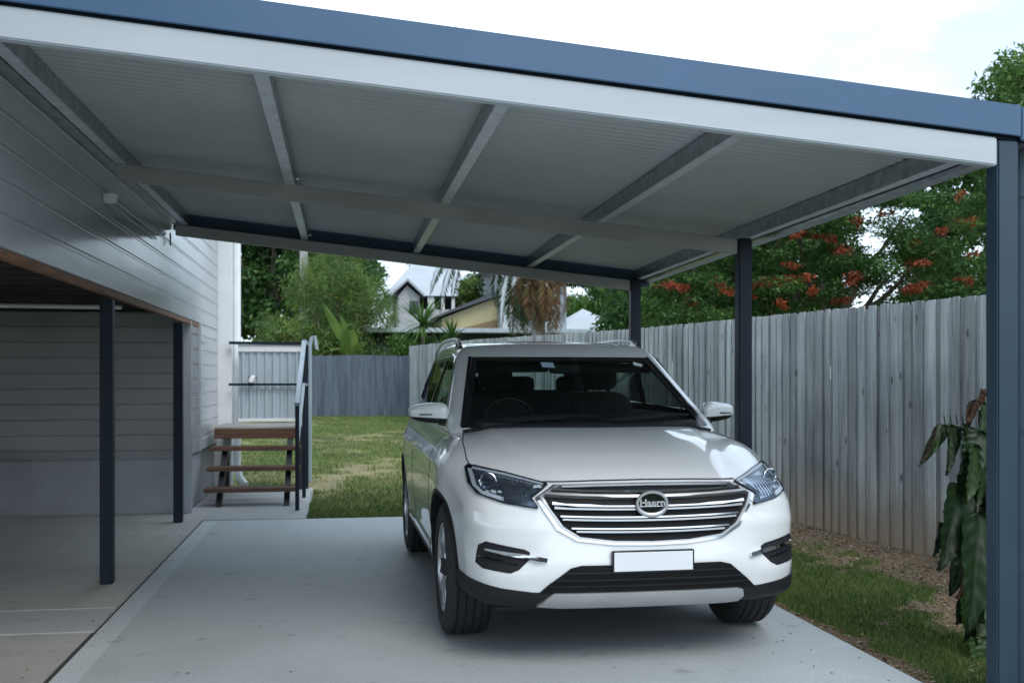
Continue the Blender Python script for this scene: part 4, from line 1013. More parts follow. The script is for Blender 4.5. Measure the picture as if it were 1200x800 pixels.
# --- lower front
b = MB(); area(b, [(-.93, .306), (.93, .306), (.93, .440), (.72, .402), (.572, .388), (-.572, .388), (-.72, .402), (-.93, .440)], 'front', off=.009, skirt=.014, step=.022); cob('front_cladding', b, M['carblack'])
b = MB(); area(b, [(-.545, .386), (.545, .386), (.50, .43), (.40, .508), (.35, .520), (-.35, .520), (-.40, .508), (-.50, .43)], 'front', off=.012, skirt=.012, step=.03); lg = cob('lower_grille', b, M['grilleback'])
for z in (.425, .455, .488):
    b = MB(); xe = .50-(z-.425)*1.25; strip(b, [(-xe, z), (xe, z)], .007, 'front', off=.020, skirt=.012); cob('lower_grille_bar', b, M['carblack'], parent=lg)
b = MB(); area(b, [(-.55, .332), (-.44, .322), (.40, .322), (.46, .328), (.480, .350), (.470, .380), (.440, .390), (-.475, .390), (-.52, .355)], 'front', off=.022, skirt=.02, step=.03); cob('skid_plate', b, M['silver'])
b = MB(); b.box(-.70, .70, -.50, 3.4, .22, .272); b.box(-.74, .74, -.70, -.62, .272, .303); cob('underbody', b, M['carblack'], bevel=.02)
for (x, z, w2, h2) in ((-.395, .345, .0, 0),): pass
# --- wheels
def make_wheel(x, y, s):
    rt, wd = .366, .118
    b = MB(); b.lathe([(-.08, .02), (-.08, .16), (-.07, .16), (-.07, .02)], 'x', 32); wh = cob('wheel', b, M['carblack'], parent=CAR, angle=30)
    wh.location = (x, y, .368); wh.rotation_euler = (0, 0, 0 if s > 0 else math.pi)
    prof = [(-wd+.012, .245), (-wd-.004, .27), (-wd-.008, .31), (-wd+.004, .345), (-wd+.024, .360)]
    xs_ = np.linspace(-wd+.03, wd-.03, 25)
    for i, xx in enumerate(xs_): prof.append((xx, rt-(.009 if (i % 6) == 3 else 0)-.004*(xx/wd)**4))
    prof += [(wd-.024, .360), (wd-.004, .345), (wd+.008, .31), (wd+.004, .27), (wd-.012, .245), (wd-.03, .236), (-wd+.03, .236), (-wd+.012, .245)]
    b = MB(); b.lathe(prof, 'x', 72)
    cob('tyre', b, M['rubber'], parent=wh, angle=40)
    b = MB(); b.lathe([(wd-.008, .244), (wd-.002, .236), (wd-.012, .226), (wd-.05, .218), (-wd+.02, .222), (-wd+.02, .236), (wd-.03, .2365)], 'x', 64)
    for i in range(10):
        base = 2*math.pi*(i//2)/5+(.17 if i % 2 else -.17); mt = Matrix.Rotation(base, 4, 'X')
        tw = -.09 if i % 2 else .09
        b.hexa([mt @ Vector(p) for p in ((wd-.045, -.020+tw*-.2, .04), (wd-.045, .020+tw*-.2, .04), (wd-.04, .013+tw*.1, .225), (wd-.04, -.013+tw*.1, .225))],
               [mt @ Vector(p) for p in ((wd-.012, -.015+tw*-.2, .04), (wd-.012, .015+tw*-.2, .04), (wd-.010, .008+tw*.1, .226), (wd-.010, -.008+tw*.1, .226))])
    b.lathe([(wd-.05, .001), (wd-.05, .055), (wd-.012, .055), (wd-.006, .03), (wd-.006, .001)], 'x', 24)
    cob('rim', b, M['alloy'], parent=wh, angle=30)
    b = MB(); b.lathe([(.01, .03), (.01, .15), (.022, .15), (.022, .03)], 'x', 40); cob('brake_disc', b, M['galv'], parent=wh)
    return wh
for (x, y, s) in ((-.805, 0, -1), (.805, 0, 1), (-.805, 2.79, -1), (.805, 2.79, 1)): make_wheel(x, y, s)
# --- interior
b = MB(); b.box(-.80, .80, .62, 3.5, 1.140, 1.180); b.hexa([(-.66, .27, 1.10), (.66, .27, 1.10), (.78, .64, 1.10), (-.78, .64, 1.10)], [(-.66, .29, 1.148), (.66, .29, 1.148), (.78, .66, 1.183), (-.78, .66, 1.183)])
cob('dashboard', b, M['interior'], bevel=.01)
def blob(b, c, sx, sy, sz, e=.55, n=20, m=12, tilt=0):
    k = len(b.v); f = lambda v: math.copysign(abs(v)**e, v)
    for i in range(m+1):
        ph = -math.pi/2+math.pi*i/m
        for j in range(n):
            th = 2*math.pi*j/n; z = f(math.sin(ph))*sz; b.v.append((c[0]+f(math.cos(ph))*f(math.cos(th))*sx, c[1]+f(math.cos(ph))*f(math.sin(th))*sy+z*tilt, c[2]+z))
    for i in range(m):
        for j in range(n): b.f.append((k+i*n+j, k+i*n+(j+1) % n, k+(i+1)*n+(j+1) % n, k+(i+1)*n+j)); b.m.append(0)
for x in (-.38, .38):
    b = MB(); blob(b, (x, 1.47, 1.10), .23, .07, .22, tilt=.2); sf = cob('front_seat', b, M['seat'], angle=70)
    b = MB(); blob(b, (x, 1.55, 1.418), .125, .05, .090, tilt=.1); b.tube([(x-.05, 1.53, 1.26), (x-.05, 1.54, 1.38)], .007, 6); b.tube([(x+.05, 1.53, 1.26), (x+.05, 1.54, 1.38)], .007, 6); cob('headrest', b, M['seat'], parent=sf, angle=70)
b = MB(); blob(b, (0, 2.62, 1.08), .68, .08, .24, tilt=.2, e=.4); rs_ = cob('rear_seat', b, M['seat'], angle=70)
for x in (-.42, 0, .42):
    b = MB(); blob(b, (x, 2.68, 1.36), .12, .045, .07); cob('headrest', b, M['seat'], parent=rs_, angle=70)
b = MB(); n = 40
P_ = [(-.39+.17*math.cos(t), .86+.06*math.sin(t)*.9, 1.14+.14*math.sin(t)) for t in np.linspace(0, 2*math.pi, 41)]; b.tube(P_, .014, 8); b.box(-.55, -.23, .865, .88, 1.14, 1.185); cob('steering_wheel', b, M['gloss'], angle=60)
b = MB(); blob(b, (0.0, 1.00, 1.475), .11, .018, .032, e=.5); b.tube([(0, 1.00, 1.48), (0, 1.03, 1.53)], .01, 6); cob('inner_mirror', b, M['interior'], angle=60)
for s in (-1, 1):
    b = MB(); strip(b, [(s*.62, 1.522), (s*.12, 1.53)], .06, 'front', roof_bvh, -.045, .006); cob('sun_visor', b, M['interior'])
# stickers on the windscreen
b = MB(); v_, f_ = grid_poly([(-.165, 1.484), (-.085, 1.480), (-.085, 1.513), (-.165, 1.517)], .03); conform(b, v_, f_, 'front', roof_bvh, .0045, .0015); cob('toll_tag', b, M['decal'], parent=ws)
b = MB(); area(b, rpoly([(.475, 1.50), (.535, 1.488), (.545, 1.503), (.485, 1.522)], .01), 'front', roof_bvh, .0045, .0015, .02); cob('sticker', b, M['plate'], parent=ws)
# ------------------------------------------------------------------ background houses
M['hwhite'] = pm('distant white boards', (.45, .48, .50), .6, 0, .15, 1.5, .1, 8, stretch=(1, 1, 5))
M['hroof'] = pm('pale steel roof', (.36, .39, .42), .4, .1, .12, .8, .05, 8)
M['tan'] = pm('tan cladding', (.40, .35, .20), .7, 0, .12, 1)
M['brown'] = pm('brown boards', (.20, .14, .07), .7, 0, .2, 1)
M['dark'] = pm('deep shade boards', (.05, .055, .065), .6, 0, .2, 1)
M['win'] = pm('window pane', (.03, .04, .05), .08, 0, .2, 2)
def hz(name, lab, c): return thing(name, lab, 'house', c)
def ho(par, name, mb, mat, **k):
    o = obj(name, mb, mat, par, **k); o.location = -par.location; return o
Y1 = 46.0
def X(px, Y): return math.tan(TH+math.atan((px-CX)/F))*Y
def Z(px, py, Y): return Dp(px, py, Y).z
a = hz('gabled_house', 'distant old white timber house with a pale steel gable roof and veranda', (X(500, Y1), Y1, .2))
xl, xr_, zE = X(464, Y1), X(556, Y1), Z(500, 346, Y1)
b = MB(); b.box(xl, xr_, Y1+2, Y1+9, .2, zE); ho(a, 'wall', b, M['hwhite'])
b = MB(); zr = zE+2.6; yr_ = Y1+5.5; e = .5
v = [(xl-e, Y1+.2, zE), (xr_+e, Y1+.2, zE), (xr_+e, Y1+9.6, zE), (xl-e, Y1+9.6, zE), (xl+1.6, yr_, zr), (xr_-1.2, yr_, zr)]
b.add(v, [(0, 1, 5, 4), (1, 2, 5), (2, 3, 4, 5), (3, 0, 4), (0, 3, 2, 1)]); ho(a, 'roof', b, M['hroof'])
gx0, gx1 = X(457, Y1), X(497, Y1); gp = (gx0+gx1)/2; zg = Z(482, 330, Y1)
b = MB(); b.add([(gx0+.35, Y1, .2), (gx1-.2, Y1, .2), (gx1-.2, Y1, zE-.05), (gp, Y1, zg-.15), (gx0+.35, Y1, zE-.05), (gx0+.35, Y1+3, .2), (gx1-.2, Y1+3, .2), (gx1-.2, Y1+3, zE-.05), (gp, Y1+3, zg-.15), (gx0+.35, Y1+3, zE-.05)], [(0, 1, 2, 3, 4), (0, 4, 9, 5), (1, 6, 7, 2)]); ho(a, 'gable_wall', b, M['hwhite'])
b = MB()
for (p, q) in (((gx0, zE-.1), (gp, zg)), ((gp, zg), (gx1, zE-.1))):
    b.hexa([(p[0], Y1-.4, p[1]), (q[0], Y1-.4, q[1]), (q[0], Y1+4.5, q[1]), (p[0], Y1+4.5, p[1])], [(p[0], Y1-.4, p[1]+.12), (q[0], Y1-.4, q[1]+.12), (q[0], Y1+4.5, q[1]+.12), (p[0], Y1+4.5, p[1]+.12)])
ho(a, 'gable_roof', b, M['hroof'])
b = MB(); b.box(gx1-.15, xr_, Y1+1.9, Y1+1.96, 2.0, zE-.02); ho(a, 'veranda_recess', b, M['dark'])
for px in (503, 507, 519, 531, 543, 554):
    b = MB(); x = X(px, Y1+.4); b.box(x-.07, x+.07, Y1+.35, Y1+.5, .2, zE); ho(a, 'veranda_post', b, M['trim'])
b = MB(); b.box(gx1-.1, xr_, Y1+.3, Y1+.42, Z(510, 372, Y1), Z(510, 362, Y1)); b.box(gx1-.1, xr_, Y1+.3, Y1+1.9, 1.9, 2.05); ho(a, 'balustrade', b, M['hwhite'])
b = MB(); b.box(gp+.1, gp+.55, Y1-.03, Y1-.01, zE-.8, zE-.25); ho(a, 'window', b, M['win'])
# tan and white house
Y2 = 41.0
h = hz('tan_house', 'distant house with a sloping tan gable wall beside a tall pale blue wall', (X(590, Y2), Y2, .2))
x0, x1, x2 = X(518, Y2), X(583, Y2), X(653, Y2)
b = MB(); b.hexa([(x0, Y2, .2), (x1, Y2, .2), (x1, Y2+6, .2), (x0, Y2+6, .2)], [(x0, Y2, Z(518, 373, Y2)), (x1, Y2, Z(583, 348, Y2)), (x1, Y2+6, Z(583, 348, Y2)), (x0, Y2+6, Z(518, 373, Y2))]); ho(h, 'gable_wall', b, M['tan'])
b = MB(); b.hexa([(x0-.3, Y2-.4, Z(512, 373, Y2)), (x1, Y2-.4, Z(583, 347, Y2)), (x1, Y2+6, Z(583, 347, Y2)), (x0-.3, Y2+6, Z(512, 373, Y2))], [(x0-.3, Y2-.4, Z(512, 371, Y2)), (x1, Y2-.4, Z(583, 341, Y2)), (x1, Y2+6, Z(583, 341, Y2)), (x0-.3, Y2+6, Z(512, 371, Y2))]); ho(h, 'roof', b, M['dark'])
b = MB(); b.add([(X(545, Y2), Y2-.03, 1.4), (x1-.02, Y2-.03, 1.4), (x1-.02, Y2-.03, Z(583, 374, Y2)), (X(545, Y2), Y2-.03, Z(545, 384, Y2)), (X(545, Y2), Y2-.01, 1.4), (x1-.02, Y2-.01, 1.4), (x1-.02, Y2-.01, Z(583, 374, Y2)), (X(545, Y2), Y2-.01, Z(545, 384, Y2))], [(0, 1, 2, 3), (3, 2, 6, 7), (0, 3, 7, 4)]); ho(h, 'lower_boards', b, M['brown'])
b = MB(); b.box(x1+.01, x2, Y2-.5, Y2+6, .2, Z(600, 312, Y2)); ho(h, 'tall_wall', b, M['hwhite'])
b = MB(); b.box(x2, x2+.25, Y2-.6, Y2-.3, .2, Z(600, 312, Y2)); ho(h, 'corner_post', b, M['railgrey'])
b = MB(); zz = Z(600, 312, Y2); b.add([(x1-.4, Y2-1, zz), (x2+.5, Y2-1, zz), (x2+.5, Y2+7, zz), (x1-.4, Y2+7, zz), ((x1+x2)/2, Y2+3, zz+1)], [(0, 1, 4), (1, 2, 4), (2, 3, 4), (3, 0, 4), (3, 2, 1, 0)]); ho(h, 'roof', b, M['hroof'])
# low shed with flat roof
Y3 = 35.5
h = thing('flat_roof_shed', 'long low shed with a thin flat grey roof behind the back fence', 'shed', (X(500, Y3), Y3, .2))
x0, x1 = X(413, Y3), X(705, Y3)
b = MB(); b.box(x0, x1, Y3, Y3+4.5, Z(500, 389.5, Y3), Z(500, 384, Y3)); ho(h, 'roof', b, M['corrpale'], bevel=.02)
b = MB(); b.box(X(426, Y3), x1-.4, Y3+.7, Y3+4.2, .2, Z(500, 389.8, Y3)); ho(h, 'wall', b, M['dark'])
b = MB(); xa = X(436, Y3); b.box(xa, xa+1.1, Y3+.66, Y3+.69, .9, 2.5); ho(h, 'door', b, M['corrdark'])
b = MB(); b.tube([(X(425, Y3), Y3+.3, Z(425, 385, Y3)), (X(462, Y3), Y3+1.2, Z(462, 364, Y3))], .05, 8); b.tube([(X(420, Y3), Y3+.3, Z(420, 385, Y3)), (X(458, Y3), Y3+1.2, Z(458, 366, Y3))], .05, 8)
ho(h, 'roof_brace', b, M['trim'])
Y4 = 43.0
h = hz('hip_roof_house', 'distant house with a pale pyramid hip roof between the rear post and the palm', (X(700, Y4), Y4, .2))
x0, x1 = X(658, Y4), X(740, Y4); ze = Z(700, 387, Y4)
b = MB(); b.add([(x0, Y4, ze), (x1, Y4, ze), (x1, Y4+6, ze), (x0, Y4+6, ze), ((x0+x1)/2+.1, Y4+3, Z(706, 362, Y4+3))], [(0, 1, 4), (1, 2, 4), (2, 3, 4), (3, 0, 4), (3, 2, 1, 0)]); ho(h, 'roof', b, M['hroof'])
b = MB(); b.box(x0+.4, x1-.4, Y4+.4, Y4+5.6, .2, ze-.01); ho(h, 'wall', b, M['brown'])
# utility pole
b = MB(); p = Dp(356, 300, 37); b.tube([(p.x, 37, .2), (p.x, 37, 9.5)], [.17, .12], 12); up = thing('power_pole', 'pale grey power pole rising between the trees behind the back fence', 'pole', (p.x, 37, .2))
o = obj('pole', b, M['treadtop'], up, smooth=True); o.location = -up.location
b = MB(); b.box(p.x-1.1, p.x+1.1, 36.8, 36.9, 8.6, 8.75); o = obj('crossarm', b, M['darkwood'], up); o.location = -up.location

# ------------------------------------------------------------------ trees
M['bark'] = pm('bark', (.12, .095, .07), .9, 0, .35, 3, .5, 20, stretch=(3, 3, .6))
M['barkgrey'] = pm('grey bark', (.26, .25, .23), .85, 0, .25, 3, .4, 20, stretch=(3, 3, .8))
G1 = leafmat('dark green leaves', [(.02, .055, .02), (.04, .10, .028), (.07, .15, .04), (.10, .19, .05)], .5, .25)
G2 = leafmat('yellow green feathery leaves', [(.035, .085, .02), (.065, .14, .03), (.11, .20, .045), (.17, .25, .065), (.20, .20, .09)], .55, .35)
G3 = leafmat('fresh green leaves', [(.04, .10, .02), (.07, .15, .03), (.11, .20, .05)], .45, .3)
G4 = leafmat('poinciana leaves', [(.022, .06, .02), (.045, .11, .034), (.08, .17, .045), (.15, .25, .07)], .55, .3)
G5 = leafmat('red flowers', [(.24, .045, .02), (.36, .07, .03), (.34, .10, .05), (.18, .05, .03)], .6, .3)
G6 = leafmat('dry palm fronds', [(.07, .045, .025), (.12, .07, .04), (.17, .11, .065), (.06, .08, .035)], .8, .15)
G7 = leafmat('dark palm fronds', [(.012, .03, .016), (.025, .055, .025), (.045, .08, .04), (.07, .09, .06)], .7, .15, .1)
def limbs(b, base, tops, r0, seed=0, wob=.25):
    rr_ = random.Random(seed); base = Vector(base)
    for t_ in tops:
        t_ = Vector(t_); n = 7; P_ = []; rs_ = []
        for i in range(n):
            t = i/(n-1); q = base.lerp(t_, t); q.z = base.z+(t_.z-base.z)*t**.85
            if 0 < i: q += Vector((rr_.uniform(-1, 1), rr_.uniform(-1, 1), rr_.uniform(-.5, .5)))*wob*(t if t < .9 else .4)
            P_.append(q); rs_.append(max(.012, r0*(1-t)**.8*.75))
        b.tube(P_, rs_, 7)
def tree(name, lab, px, Y, trunk_h, r0, clumps, n, size, mat, aspect=.45, flat=0., droop=0., extra=None, bark='bark', cat='tree', group=None):
    x = X(px, Y); g0 = gz(Y); t = thing(name, lab, cat, (x, Y, g0), 0, group)
    cl = []
    for (cx_, cy_, dy_, rx_, rz_) in clumps: p = Dp(cx_, cy_, Y+dy_); cl.append((p.x, p.y, p.z, rx_, rx_*.9, rz_))
    b = MB(); fork = Vector((x, Y, g0+trunk_h)); b.tube([(x, Y, g0-.1), (x+r0*.3, Y, g0+trunk_h*.5), fork], [r0*1.2, r0, r0*.85], 10)
    o = obj('trunk', b, M[bark], t, smooth=True); o.location = -t.location
    b = MB(); cc = random.Random(3).sample(cl, min(len(cl), 12)); limbs(b, fork, [c[:3] for c in cc], r0*.8, 5); o = obj('limb', b, M[bark], t, smooth=True); o.location = -t.location
    P_, d_ = clump_pts(cl, n); o = np_mesh('crown', leaves(P_, size, aspect, flat, droop), 4, mat, t); o.location = -t.location
    return t, cl
rc = random.Random(11)
def cloud(x0, x1, y0, y1, n, r0_, r1_, flat=.8, dy=2.0, fn_=None):
    out = []
    while len(out) < n:
        px, py = rc.uniform(x0, x1), rc.uniform(y0, y1)
        if fn_ and not fn_(px, py): continue
        r = rc.uniform(r0_, r1_); out.append((px, py, rc.uniform(-dy, dy), r, r*flat))
    return out
tree('broadleaf_tree', 'tall dense dark green tree behind the house corner downpipe', 318, 42, 3.0, .3, cloud(225, 365, 180, 405, 70, .6, 1.3, .8, 2.5), 42000, .24, G1)
tree('broadleaf_tree', 'big dark leafy tree crown filling in behind the feathery tree', 400, 46, 3.0, .3, cloud(345, 425, 250, 400, 36, .7, 1.2, .8, 2, lambda x, y: y > 240+(x-345)*.30), 20000, .25, G1)
tree('feathery_tree', 'light yellow green feathery tree drooping over the back fence', 372, 35, 1.6, .16, cloud(296, 455, 284, 425, 120, .22, .62, 1.2, 1.8, lambda x, y: y > 420-(x-296)*1.7 and y > 284+max(0, x-405)*1.5 and (x*7+y*13) % 5 > 1), 42000, .15, G2, .15, 0, .55)
tree('leafy_shrub', 'rounded green shrub below the spiky plant behind the back fence', 478, 32.6, .5, .05, cloud(462, 532, 399, 425, 20, .22, .36, .8, .5), 7500, .12, G3, .4, 0, .1, cat='shrub')
tree('leafy_shrub', 'dense green shrub at the foot of the feathery tree over the back fence', 400, 33, .5, .05, cloud(325, 408, 388, 425, 24, .3, .45, .8, .5), 9000, .13, G2, .3, 0, .2, cat='shrub')
tree('small_tree', 'slim yellow green tree beside the veranda of the distant white house', 549, 44, 2.6, .08, cloud(543, 560, 326, 372, 12, .3, .5, 1, .5), 3500, .16, G2, .4)
tree('small_tree', 'green treetop rising over the ridge of the distant gabled house', 505, 60, 5, .15, cloud(492, 516, 296, 325, 10, .6, 1.0, .8, .8), 4000, .25, G1)
tree('small_tree', 'bright green bushy tree behind the pale hip roof', 690, 52, 2.0, .12, cloud(664, 712, 352, 385, 16, .6, 1.0, .8, 1), 7000, .2, G3)
tree('wispy_tree', 'thin wispy branches of a sparse tree against the sky', 428, 40, 4.0, .09, cloud(420, 444, 312, 345, 8, .25, .5, .8, .4), 450, .20, G1, .25)
# poinciana with gaps
def inside_p(px, py):
    g_ = lambda cx_, cy_, rx_, ry_: ((px-cx_)/(rx_+0))**2+((py-cy_)/(ry_+0))**2
    if g_(1020, 278, 24, 18) < 1 or g_(1072, 252, 26, 12) < 1 or g_(1045, 318, 14, 10) < 1 or g_(1028, 347, 22, 9) < 1 or g_(1130, 215, 28, 14) < 1: return False
    return True
cl1 = [(px, py, dy, r, r*.30) for (px, py, dy, r, _) in cloud(742, 1185, 180, 398, 430, .26, .60, .3, 2.6, inside_p)]
pt, plc = tree('poinciana_tree', 'spreading red flowering tree with feathery green foliage beyond the paling fence', 960, 19.5, 1.7, .15, cl1, 130000, .10, G4, .30, .55, .1)
fl = []
for (px, py, w_) in ((903, 332, 20), (915, 330, 14), (890, 335, 12), (982, 296, 13), (944, 326, 10), (940, 276, 9), (953, 275, 8), (975, 278, 8), (1010, 325, 12), (1075, 306, 12), (1135, 262, 13), (1108, 272, 8), (1060, 337, 14), (1085, 336, 10), (985, 352, 10), (916, 357, 8), (1038, 252, 7), (1003, 260, 7), (1125, 230, 5), (780, 332, 13), (795, 338, 8), (842, 330, 6), (852, 345, 6), (812, 355, 8), (1000, 335, 8), (930, 312, 8), (1070, 285, 9), (1095, 300, 6), (1140, 300, 6), (1130, 330, 8), (960, 340, 9), (880, 350, 7)):
    for k in range(3): p = Dp(px+rc.uniform(-w_, w_), py+rc.uniform(-4, 4), 17.6+rc.uniform(-.8, .5)); fl.append((p.x, p.y, p.z, .014*w_, .014*w_, .07))
P_, _ = clump_pts(fl, 5200, .2); o = np_mesh('flowers', leaves(P_, .055, .7, .3), 4, G5, pt); o.location = -pt.location
for k in range(9):
    b = MB(); p = Dp(rc.uniform(770, 1170), rc.uniform(200, 360), 19.5+rc.uniform(-2, 2)); q = p+Vector((rc.uniform(-.7, .7), rc.uniform(-.3, .3), rc.uniform(-.5, .8))); b.tube([p, (p+q)/2+Vector((0, 0, .1)), q], [.02, .014, .007], 6)
    o = obj('branch', b, M['bark'], pt, smooth=True); o.location = -pt.location
tree('broadleaf_tree', 'dark dense tree behind the red flowering tree', 900, 27, 2.5, .3, cloud(735, 985, 225, 400, 60, .7, 1.3, .8, 2, lambda x, y: y > 300-(x-735)*.5), 30000, .22, G1)
tree('broadleaf_tree', 'dark tree behind the right post beyond the paling fence', 1140, 26, 2.5, .25, cloud(1085, 1240, 190, 400, 40, .6, 1.0, .8, 2, lambda x, y: inside_p(x, y)), 18000, .2, G1)
tree('broadleaf_tree', 'round leafy tree top showing above the carport roof at far right', 1215, 24, 5, .25, cloud(1145, 1330, 62, 250, 70, .4, .85, .85, 1.5, lambda x, y: y > 60+max(0, 1205-x)*.85), 30000, .16, G3)
tree('hanging_branch_tree', 'low hanging dark green branches beside the rear carport post', 760, 30, 3.5, .18, cloud(655, 745, 318, 382, 34, .3, .6, .8, 1, lambda x, y: y < 326+max(0, x-690)*1.05), 14000, .15, G4, .35, 0, .35)
# yucca like spiky plants
def spiky(name, lab, px, py, Y, n, ln, mat):
    c = Dp(px, py, Y); t = thing(name, lab, 'plant', (c.x, Y, gz(Y)))
    b = MB(); b.tube([(c.x, Y, gz(Y)), (c.x+.03, Y, c.z)], [.07, .05], 8); o = obj('stem', b, M['bark'], t, smooth=True); o.location = -t.location
    b = MB()
    for k in range(n):
        az = rc.uniform(0, 6.283); el = rc.uniform(-.5, 1.35); l = ln*rc.uniform(.75, 1.1); d = Vector((math.cos(az)*math.cos(el), math.sin(az)*math.cos(el), math.sin(el))); s_ = d.cross(Vector((0, 0, 1))).normalized()*.032
        m1 = c+d*l*.5; e1 = c+d*l+Vector((0, 0, -.14*l)); b.add([c-s_*.6, c+s_*.6, m1+s_, e1, m1-s_], [(0, 1, 2, 4), (4, 2, 3)])
    o = obj('leaves', b, mat, t); o.location = -t.location
spiky('spiky_plant', 'big spiky green rosette plant rising behind the fence corner', 495, 381, 32.5, 90, 1.25, G3)
spiky('spiky_plant', 'smaller spiky plant just right of the large rosette', 530, 398, 32.7, 50, .95, G3)
# broad banana like leaves
bn = thing('banana_plant', 'banana plant with broad pale green upright leaves behind the back fence', 'plant', (X(405, 32.2), 32.2, gz(32))); b = MB()
for (p0, p1, p2, wv) in (((412, 415), (396, 385), (377, 352), .16), ((410, 415), (408, 385), (397, 366), .10), ((408, 418), (396, 400), (388, 412), .14), ((412, 418), (422, 395), (430, 402), .13), ((405, 418), (400, 400), (408, 378), .12), ((415, 418), (416, 392), (412, 384), .12)):
    a_, m1, e1 = Dp(*p0, 32.2), Dp(*p1, 32.0), Dp(*p2, 31.8); P_ = [a_.lerp(m1, t).lerp(m1.lerp(e1, t), t) for t in np.linspace(0, 1, 9)]
    k = len(b.v)
    for i, q in enumerate(P_): w_ = wv*math.sin(math.pi*min(1, .06+i/8.2))**.6; b.v += [(q.x-w_, q.y+.04, q.z-.02), tuple(q), (q.x+w_, q.y+.06, q.z-.02)]
    for i in range(8): b.f += [(k+3*i, k+3*i+1, k+3*i+4, k+3*i+3), (k+3*i+1, k+3*i+2, k+3*i+5, k+3*i+4)]; b.m += [0, 0]
o = obj('leaves', b, G2, bn, smooth=True); o.location = -bn.location
# palm: trunk, dead skirt, arching fronds
Yp = 29.0; pc = Dp(630, 312, Yp); palm = thing('palm_tree', 'palm with grey trunk and hanging skirt of dry brown fronds', 'palm tree', (pc.x, Yp, gz(Yp)))
b = MB(); b.tube([(pc.x, Yp, gz(Yp)), (pc.x+.02, Yp, 2.5), (pc.x, Yp, pc.z)], [.24, .20, .19], 12); o = obj('trunk', b, M['barkgrey'], palm, smooth=True); o.location = -palm.location
def frond(V_, P_, ln, n, hang=.5):
    P_ = [Vector(p) for p in P_]
    for i in range(n):
        t = (i+.5)/n*(len(P_)-1); k = min(int(t), len(P_)-2); q = P_[k].lerp(P_[k+1], t-k); tg = (P_[k+1]-P_[k]).normalized(); s_ = tg.cross(Vector((0, 0, 1))).normalized() if abs(tg.z) < .97 else Vector((1, 0, 0))
        l = ln*math.sin(math.pi*(.12+.85*i/n))
        for sg in (-1, 1):
            d = (s_*sg+tg*.55+Vector((rc.uniform(-.15, .15), rc.uniform(-.15, .15), -hang+rc.uniform(-.15, .15)))).normalized(); e1 = q+d*l; w_ = tg*.022
            V_ += [tuple(q-w_), tuple(q+d*l*.5-w_*1.3), tuple(e1), tuple(q+d*l*.5+w_*1.3)]
Vd = []
for k in range(34):
    a_ = rc.uniform(0, 6.283); r_ = rc.uniform(.25, .75); top = pc+Vector((0, 0, rc.uniform(-.5, .3))); h_ = rc.uniform(1.0, 1.75)
    frond(Vd, [top, top+Vector((math.cos(a_)*r_, math.sin(a_)*r_, -.15)), top+Vector((math.cos(a_)*r_*1.15, math.sin(a_)*r_*1.15, -h_*.55)), top+Vector((math.cos(a_)*r_*1.0, math.sin(a_)*r_, -h_))], .42, 26, .7)
o = np_mesh('dry_fronds', Vd, 4, G6, palm); o.location = -palm.location
Vg = []
for (pa, pb, pe, dy) in (((606, 296), (588, 318), (587, 384), -.5), ((600, 292), (575, 306), (582, 360), 0), ((560, 270), (524, 290), (516, 366), -1.5), ((565, 268), (535, 285), (530, 350), -1.2), ((550, 272), (512, 296), (504, 345), -1.3), ((650, 300), (680, 315), (690, 345), .5), ((606, 330), (596, 345), (600, 392), -.3), ((605, 340), (612, 352), (618, 398), -.4)):
    A_, B_, E_ = Dp(*pa, Yp+dy*.4), Dp(*pb, Yp+dy), Dp(*pe, Yp+dy*1.1); P_ = [pc.lerp(A_, t) for t in (0, .5)]+[A_.lerp(B_, t).lerp(B_.lerp(E_, t), t) for t in np.linspace(0, 1, 7)]
    frond(Vg, P_, .42, 60, .85)
for k in range(14):
    a_ = rc.uniform(0, 6.283); frond(Vg, [pc, pc+Vector((math.cos(a_)*1.0, math.sin(a_)*1.0, 1.1)), pc+Vector((math.cos(a_)*2.3, math.sin(a_)*2.3, .9)), pc+Vector((math.cos(a_)*3.1, math.sin(a_)*3.1, -.1 if k % 2 else .5))], .7, 50, .4)
o = np_mesh('green_fronds', Vg, 4, G7, palm); o.location = -palm.location

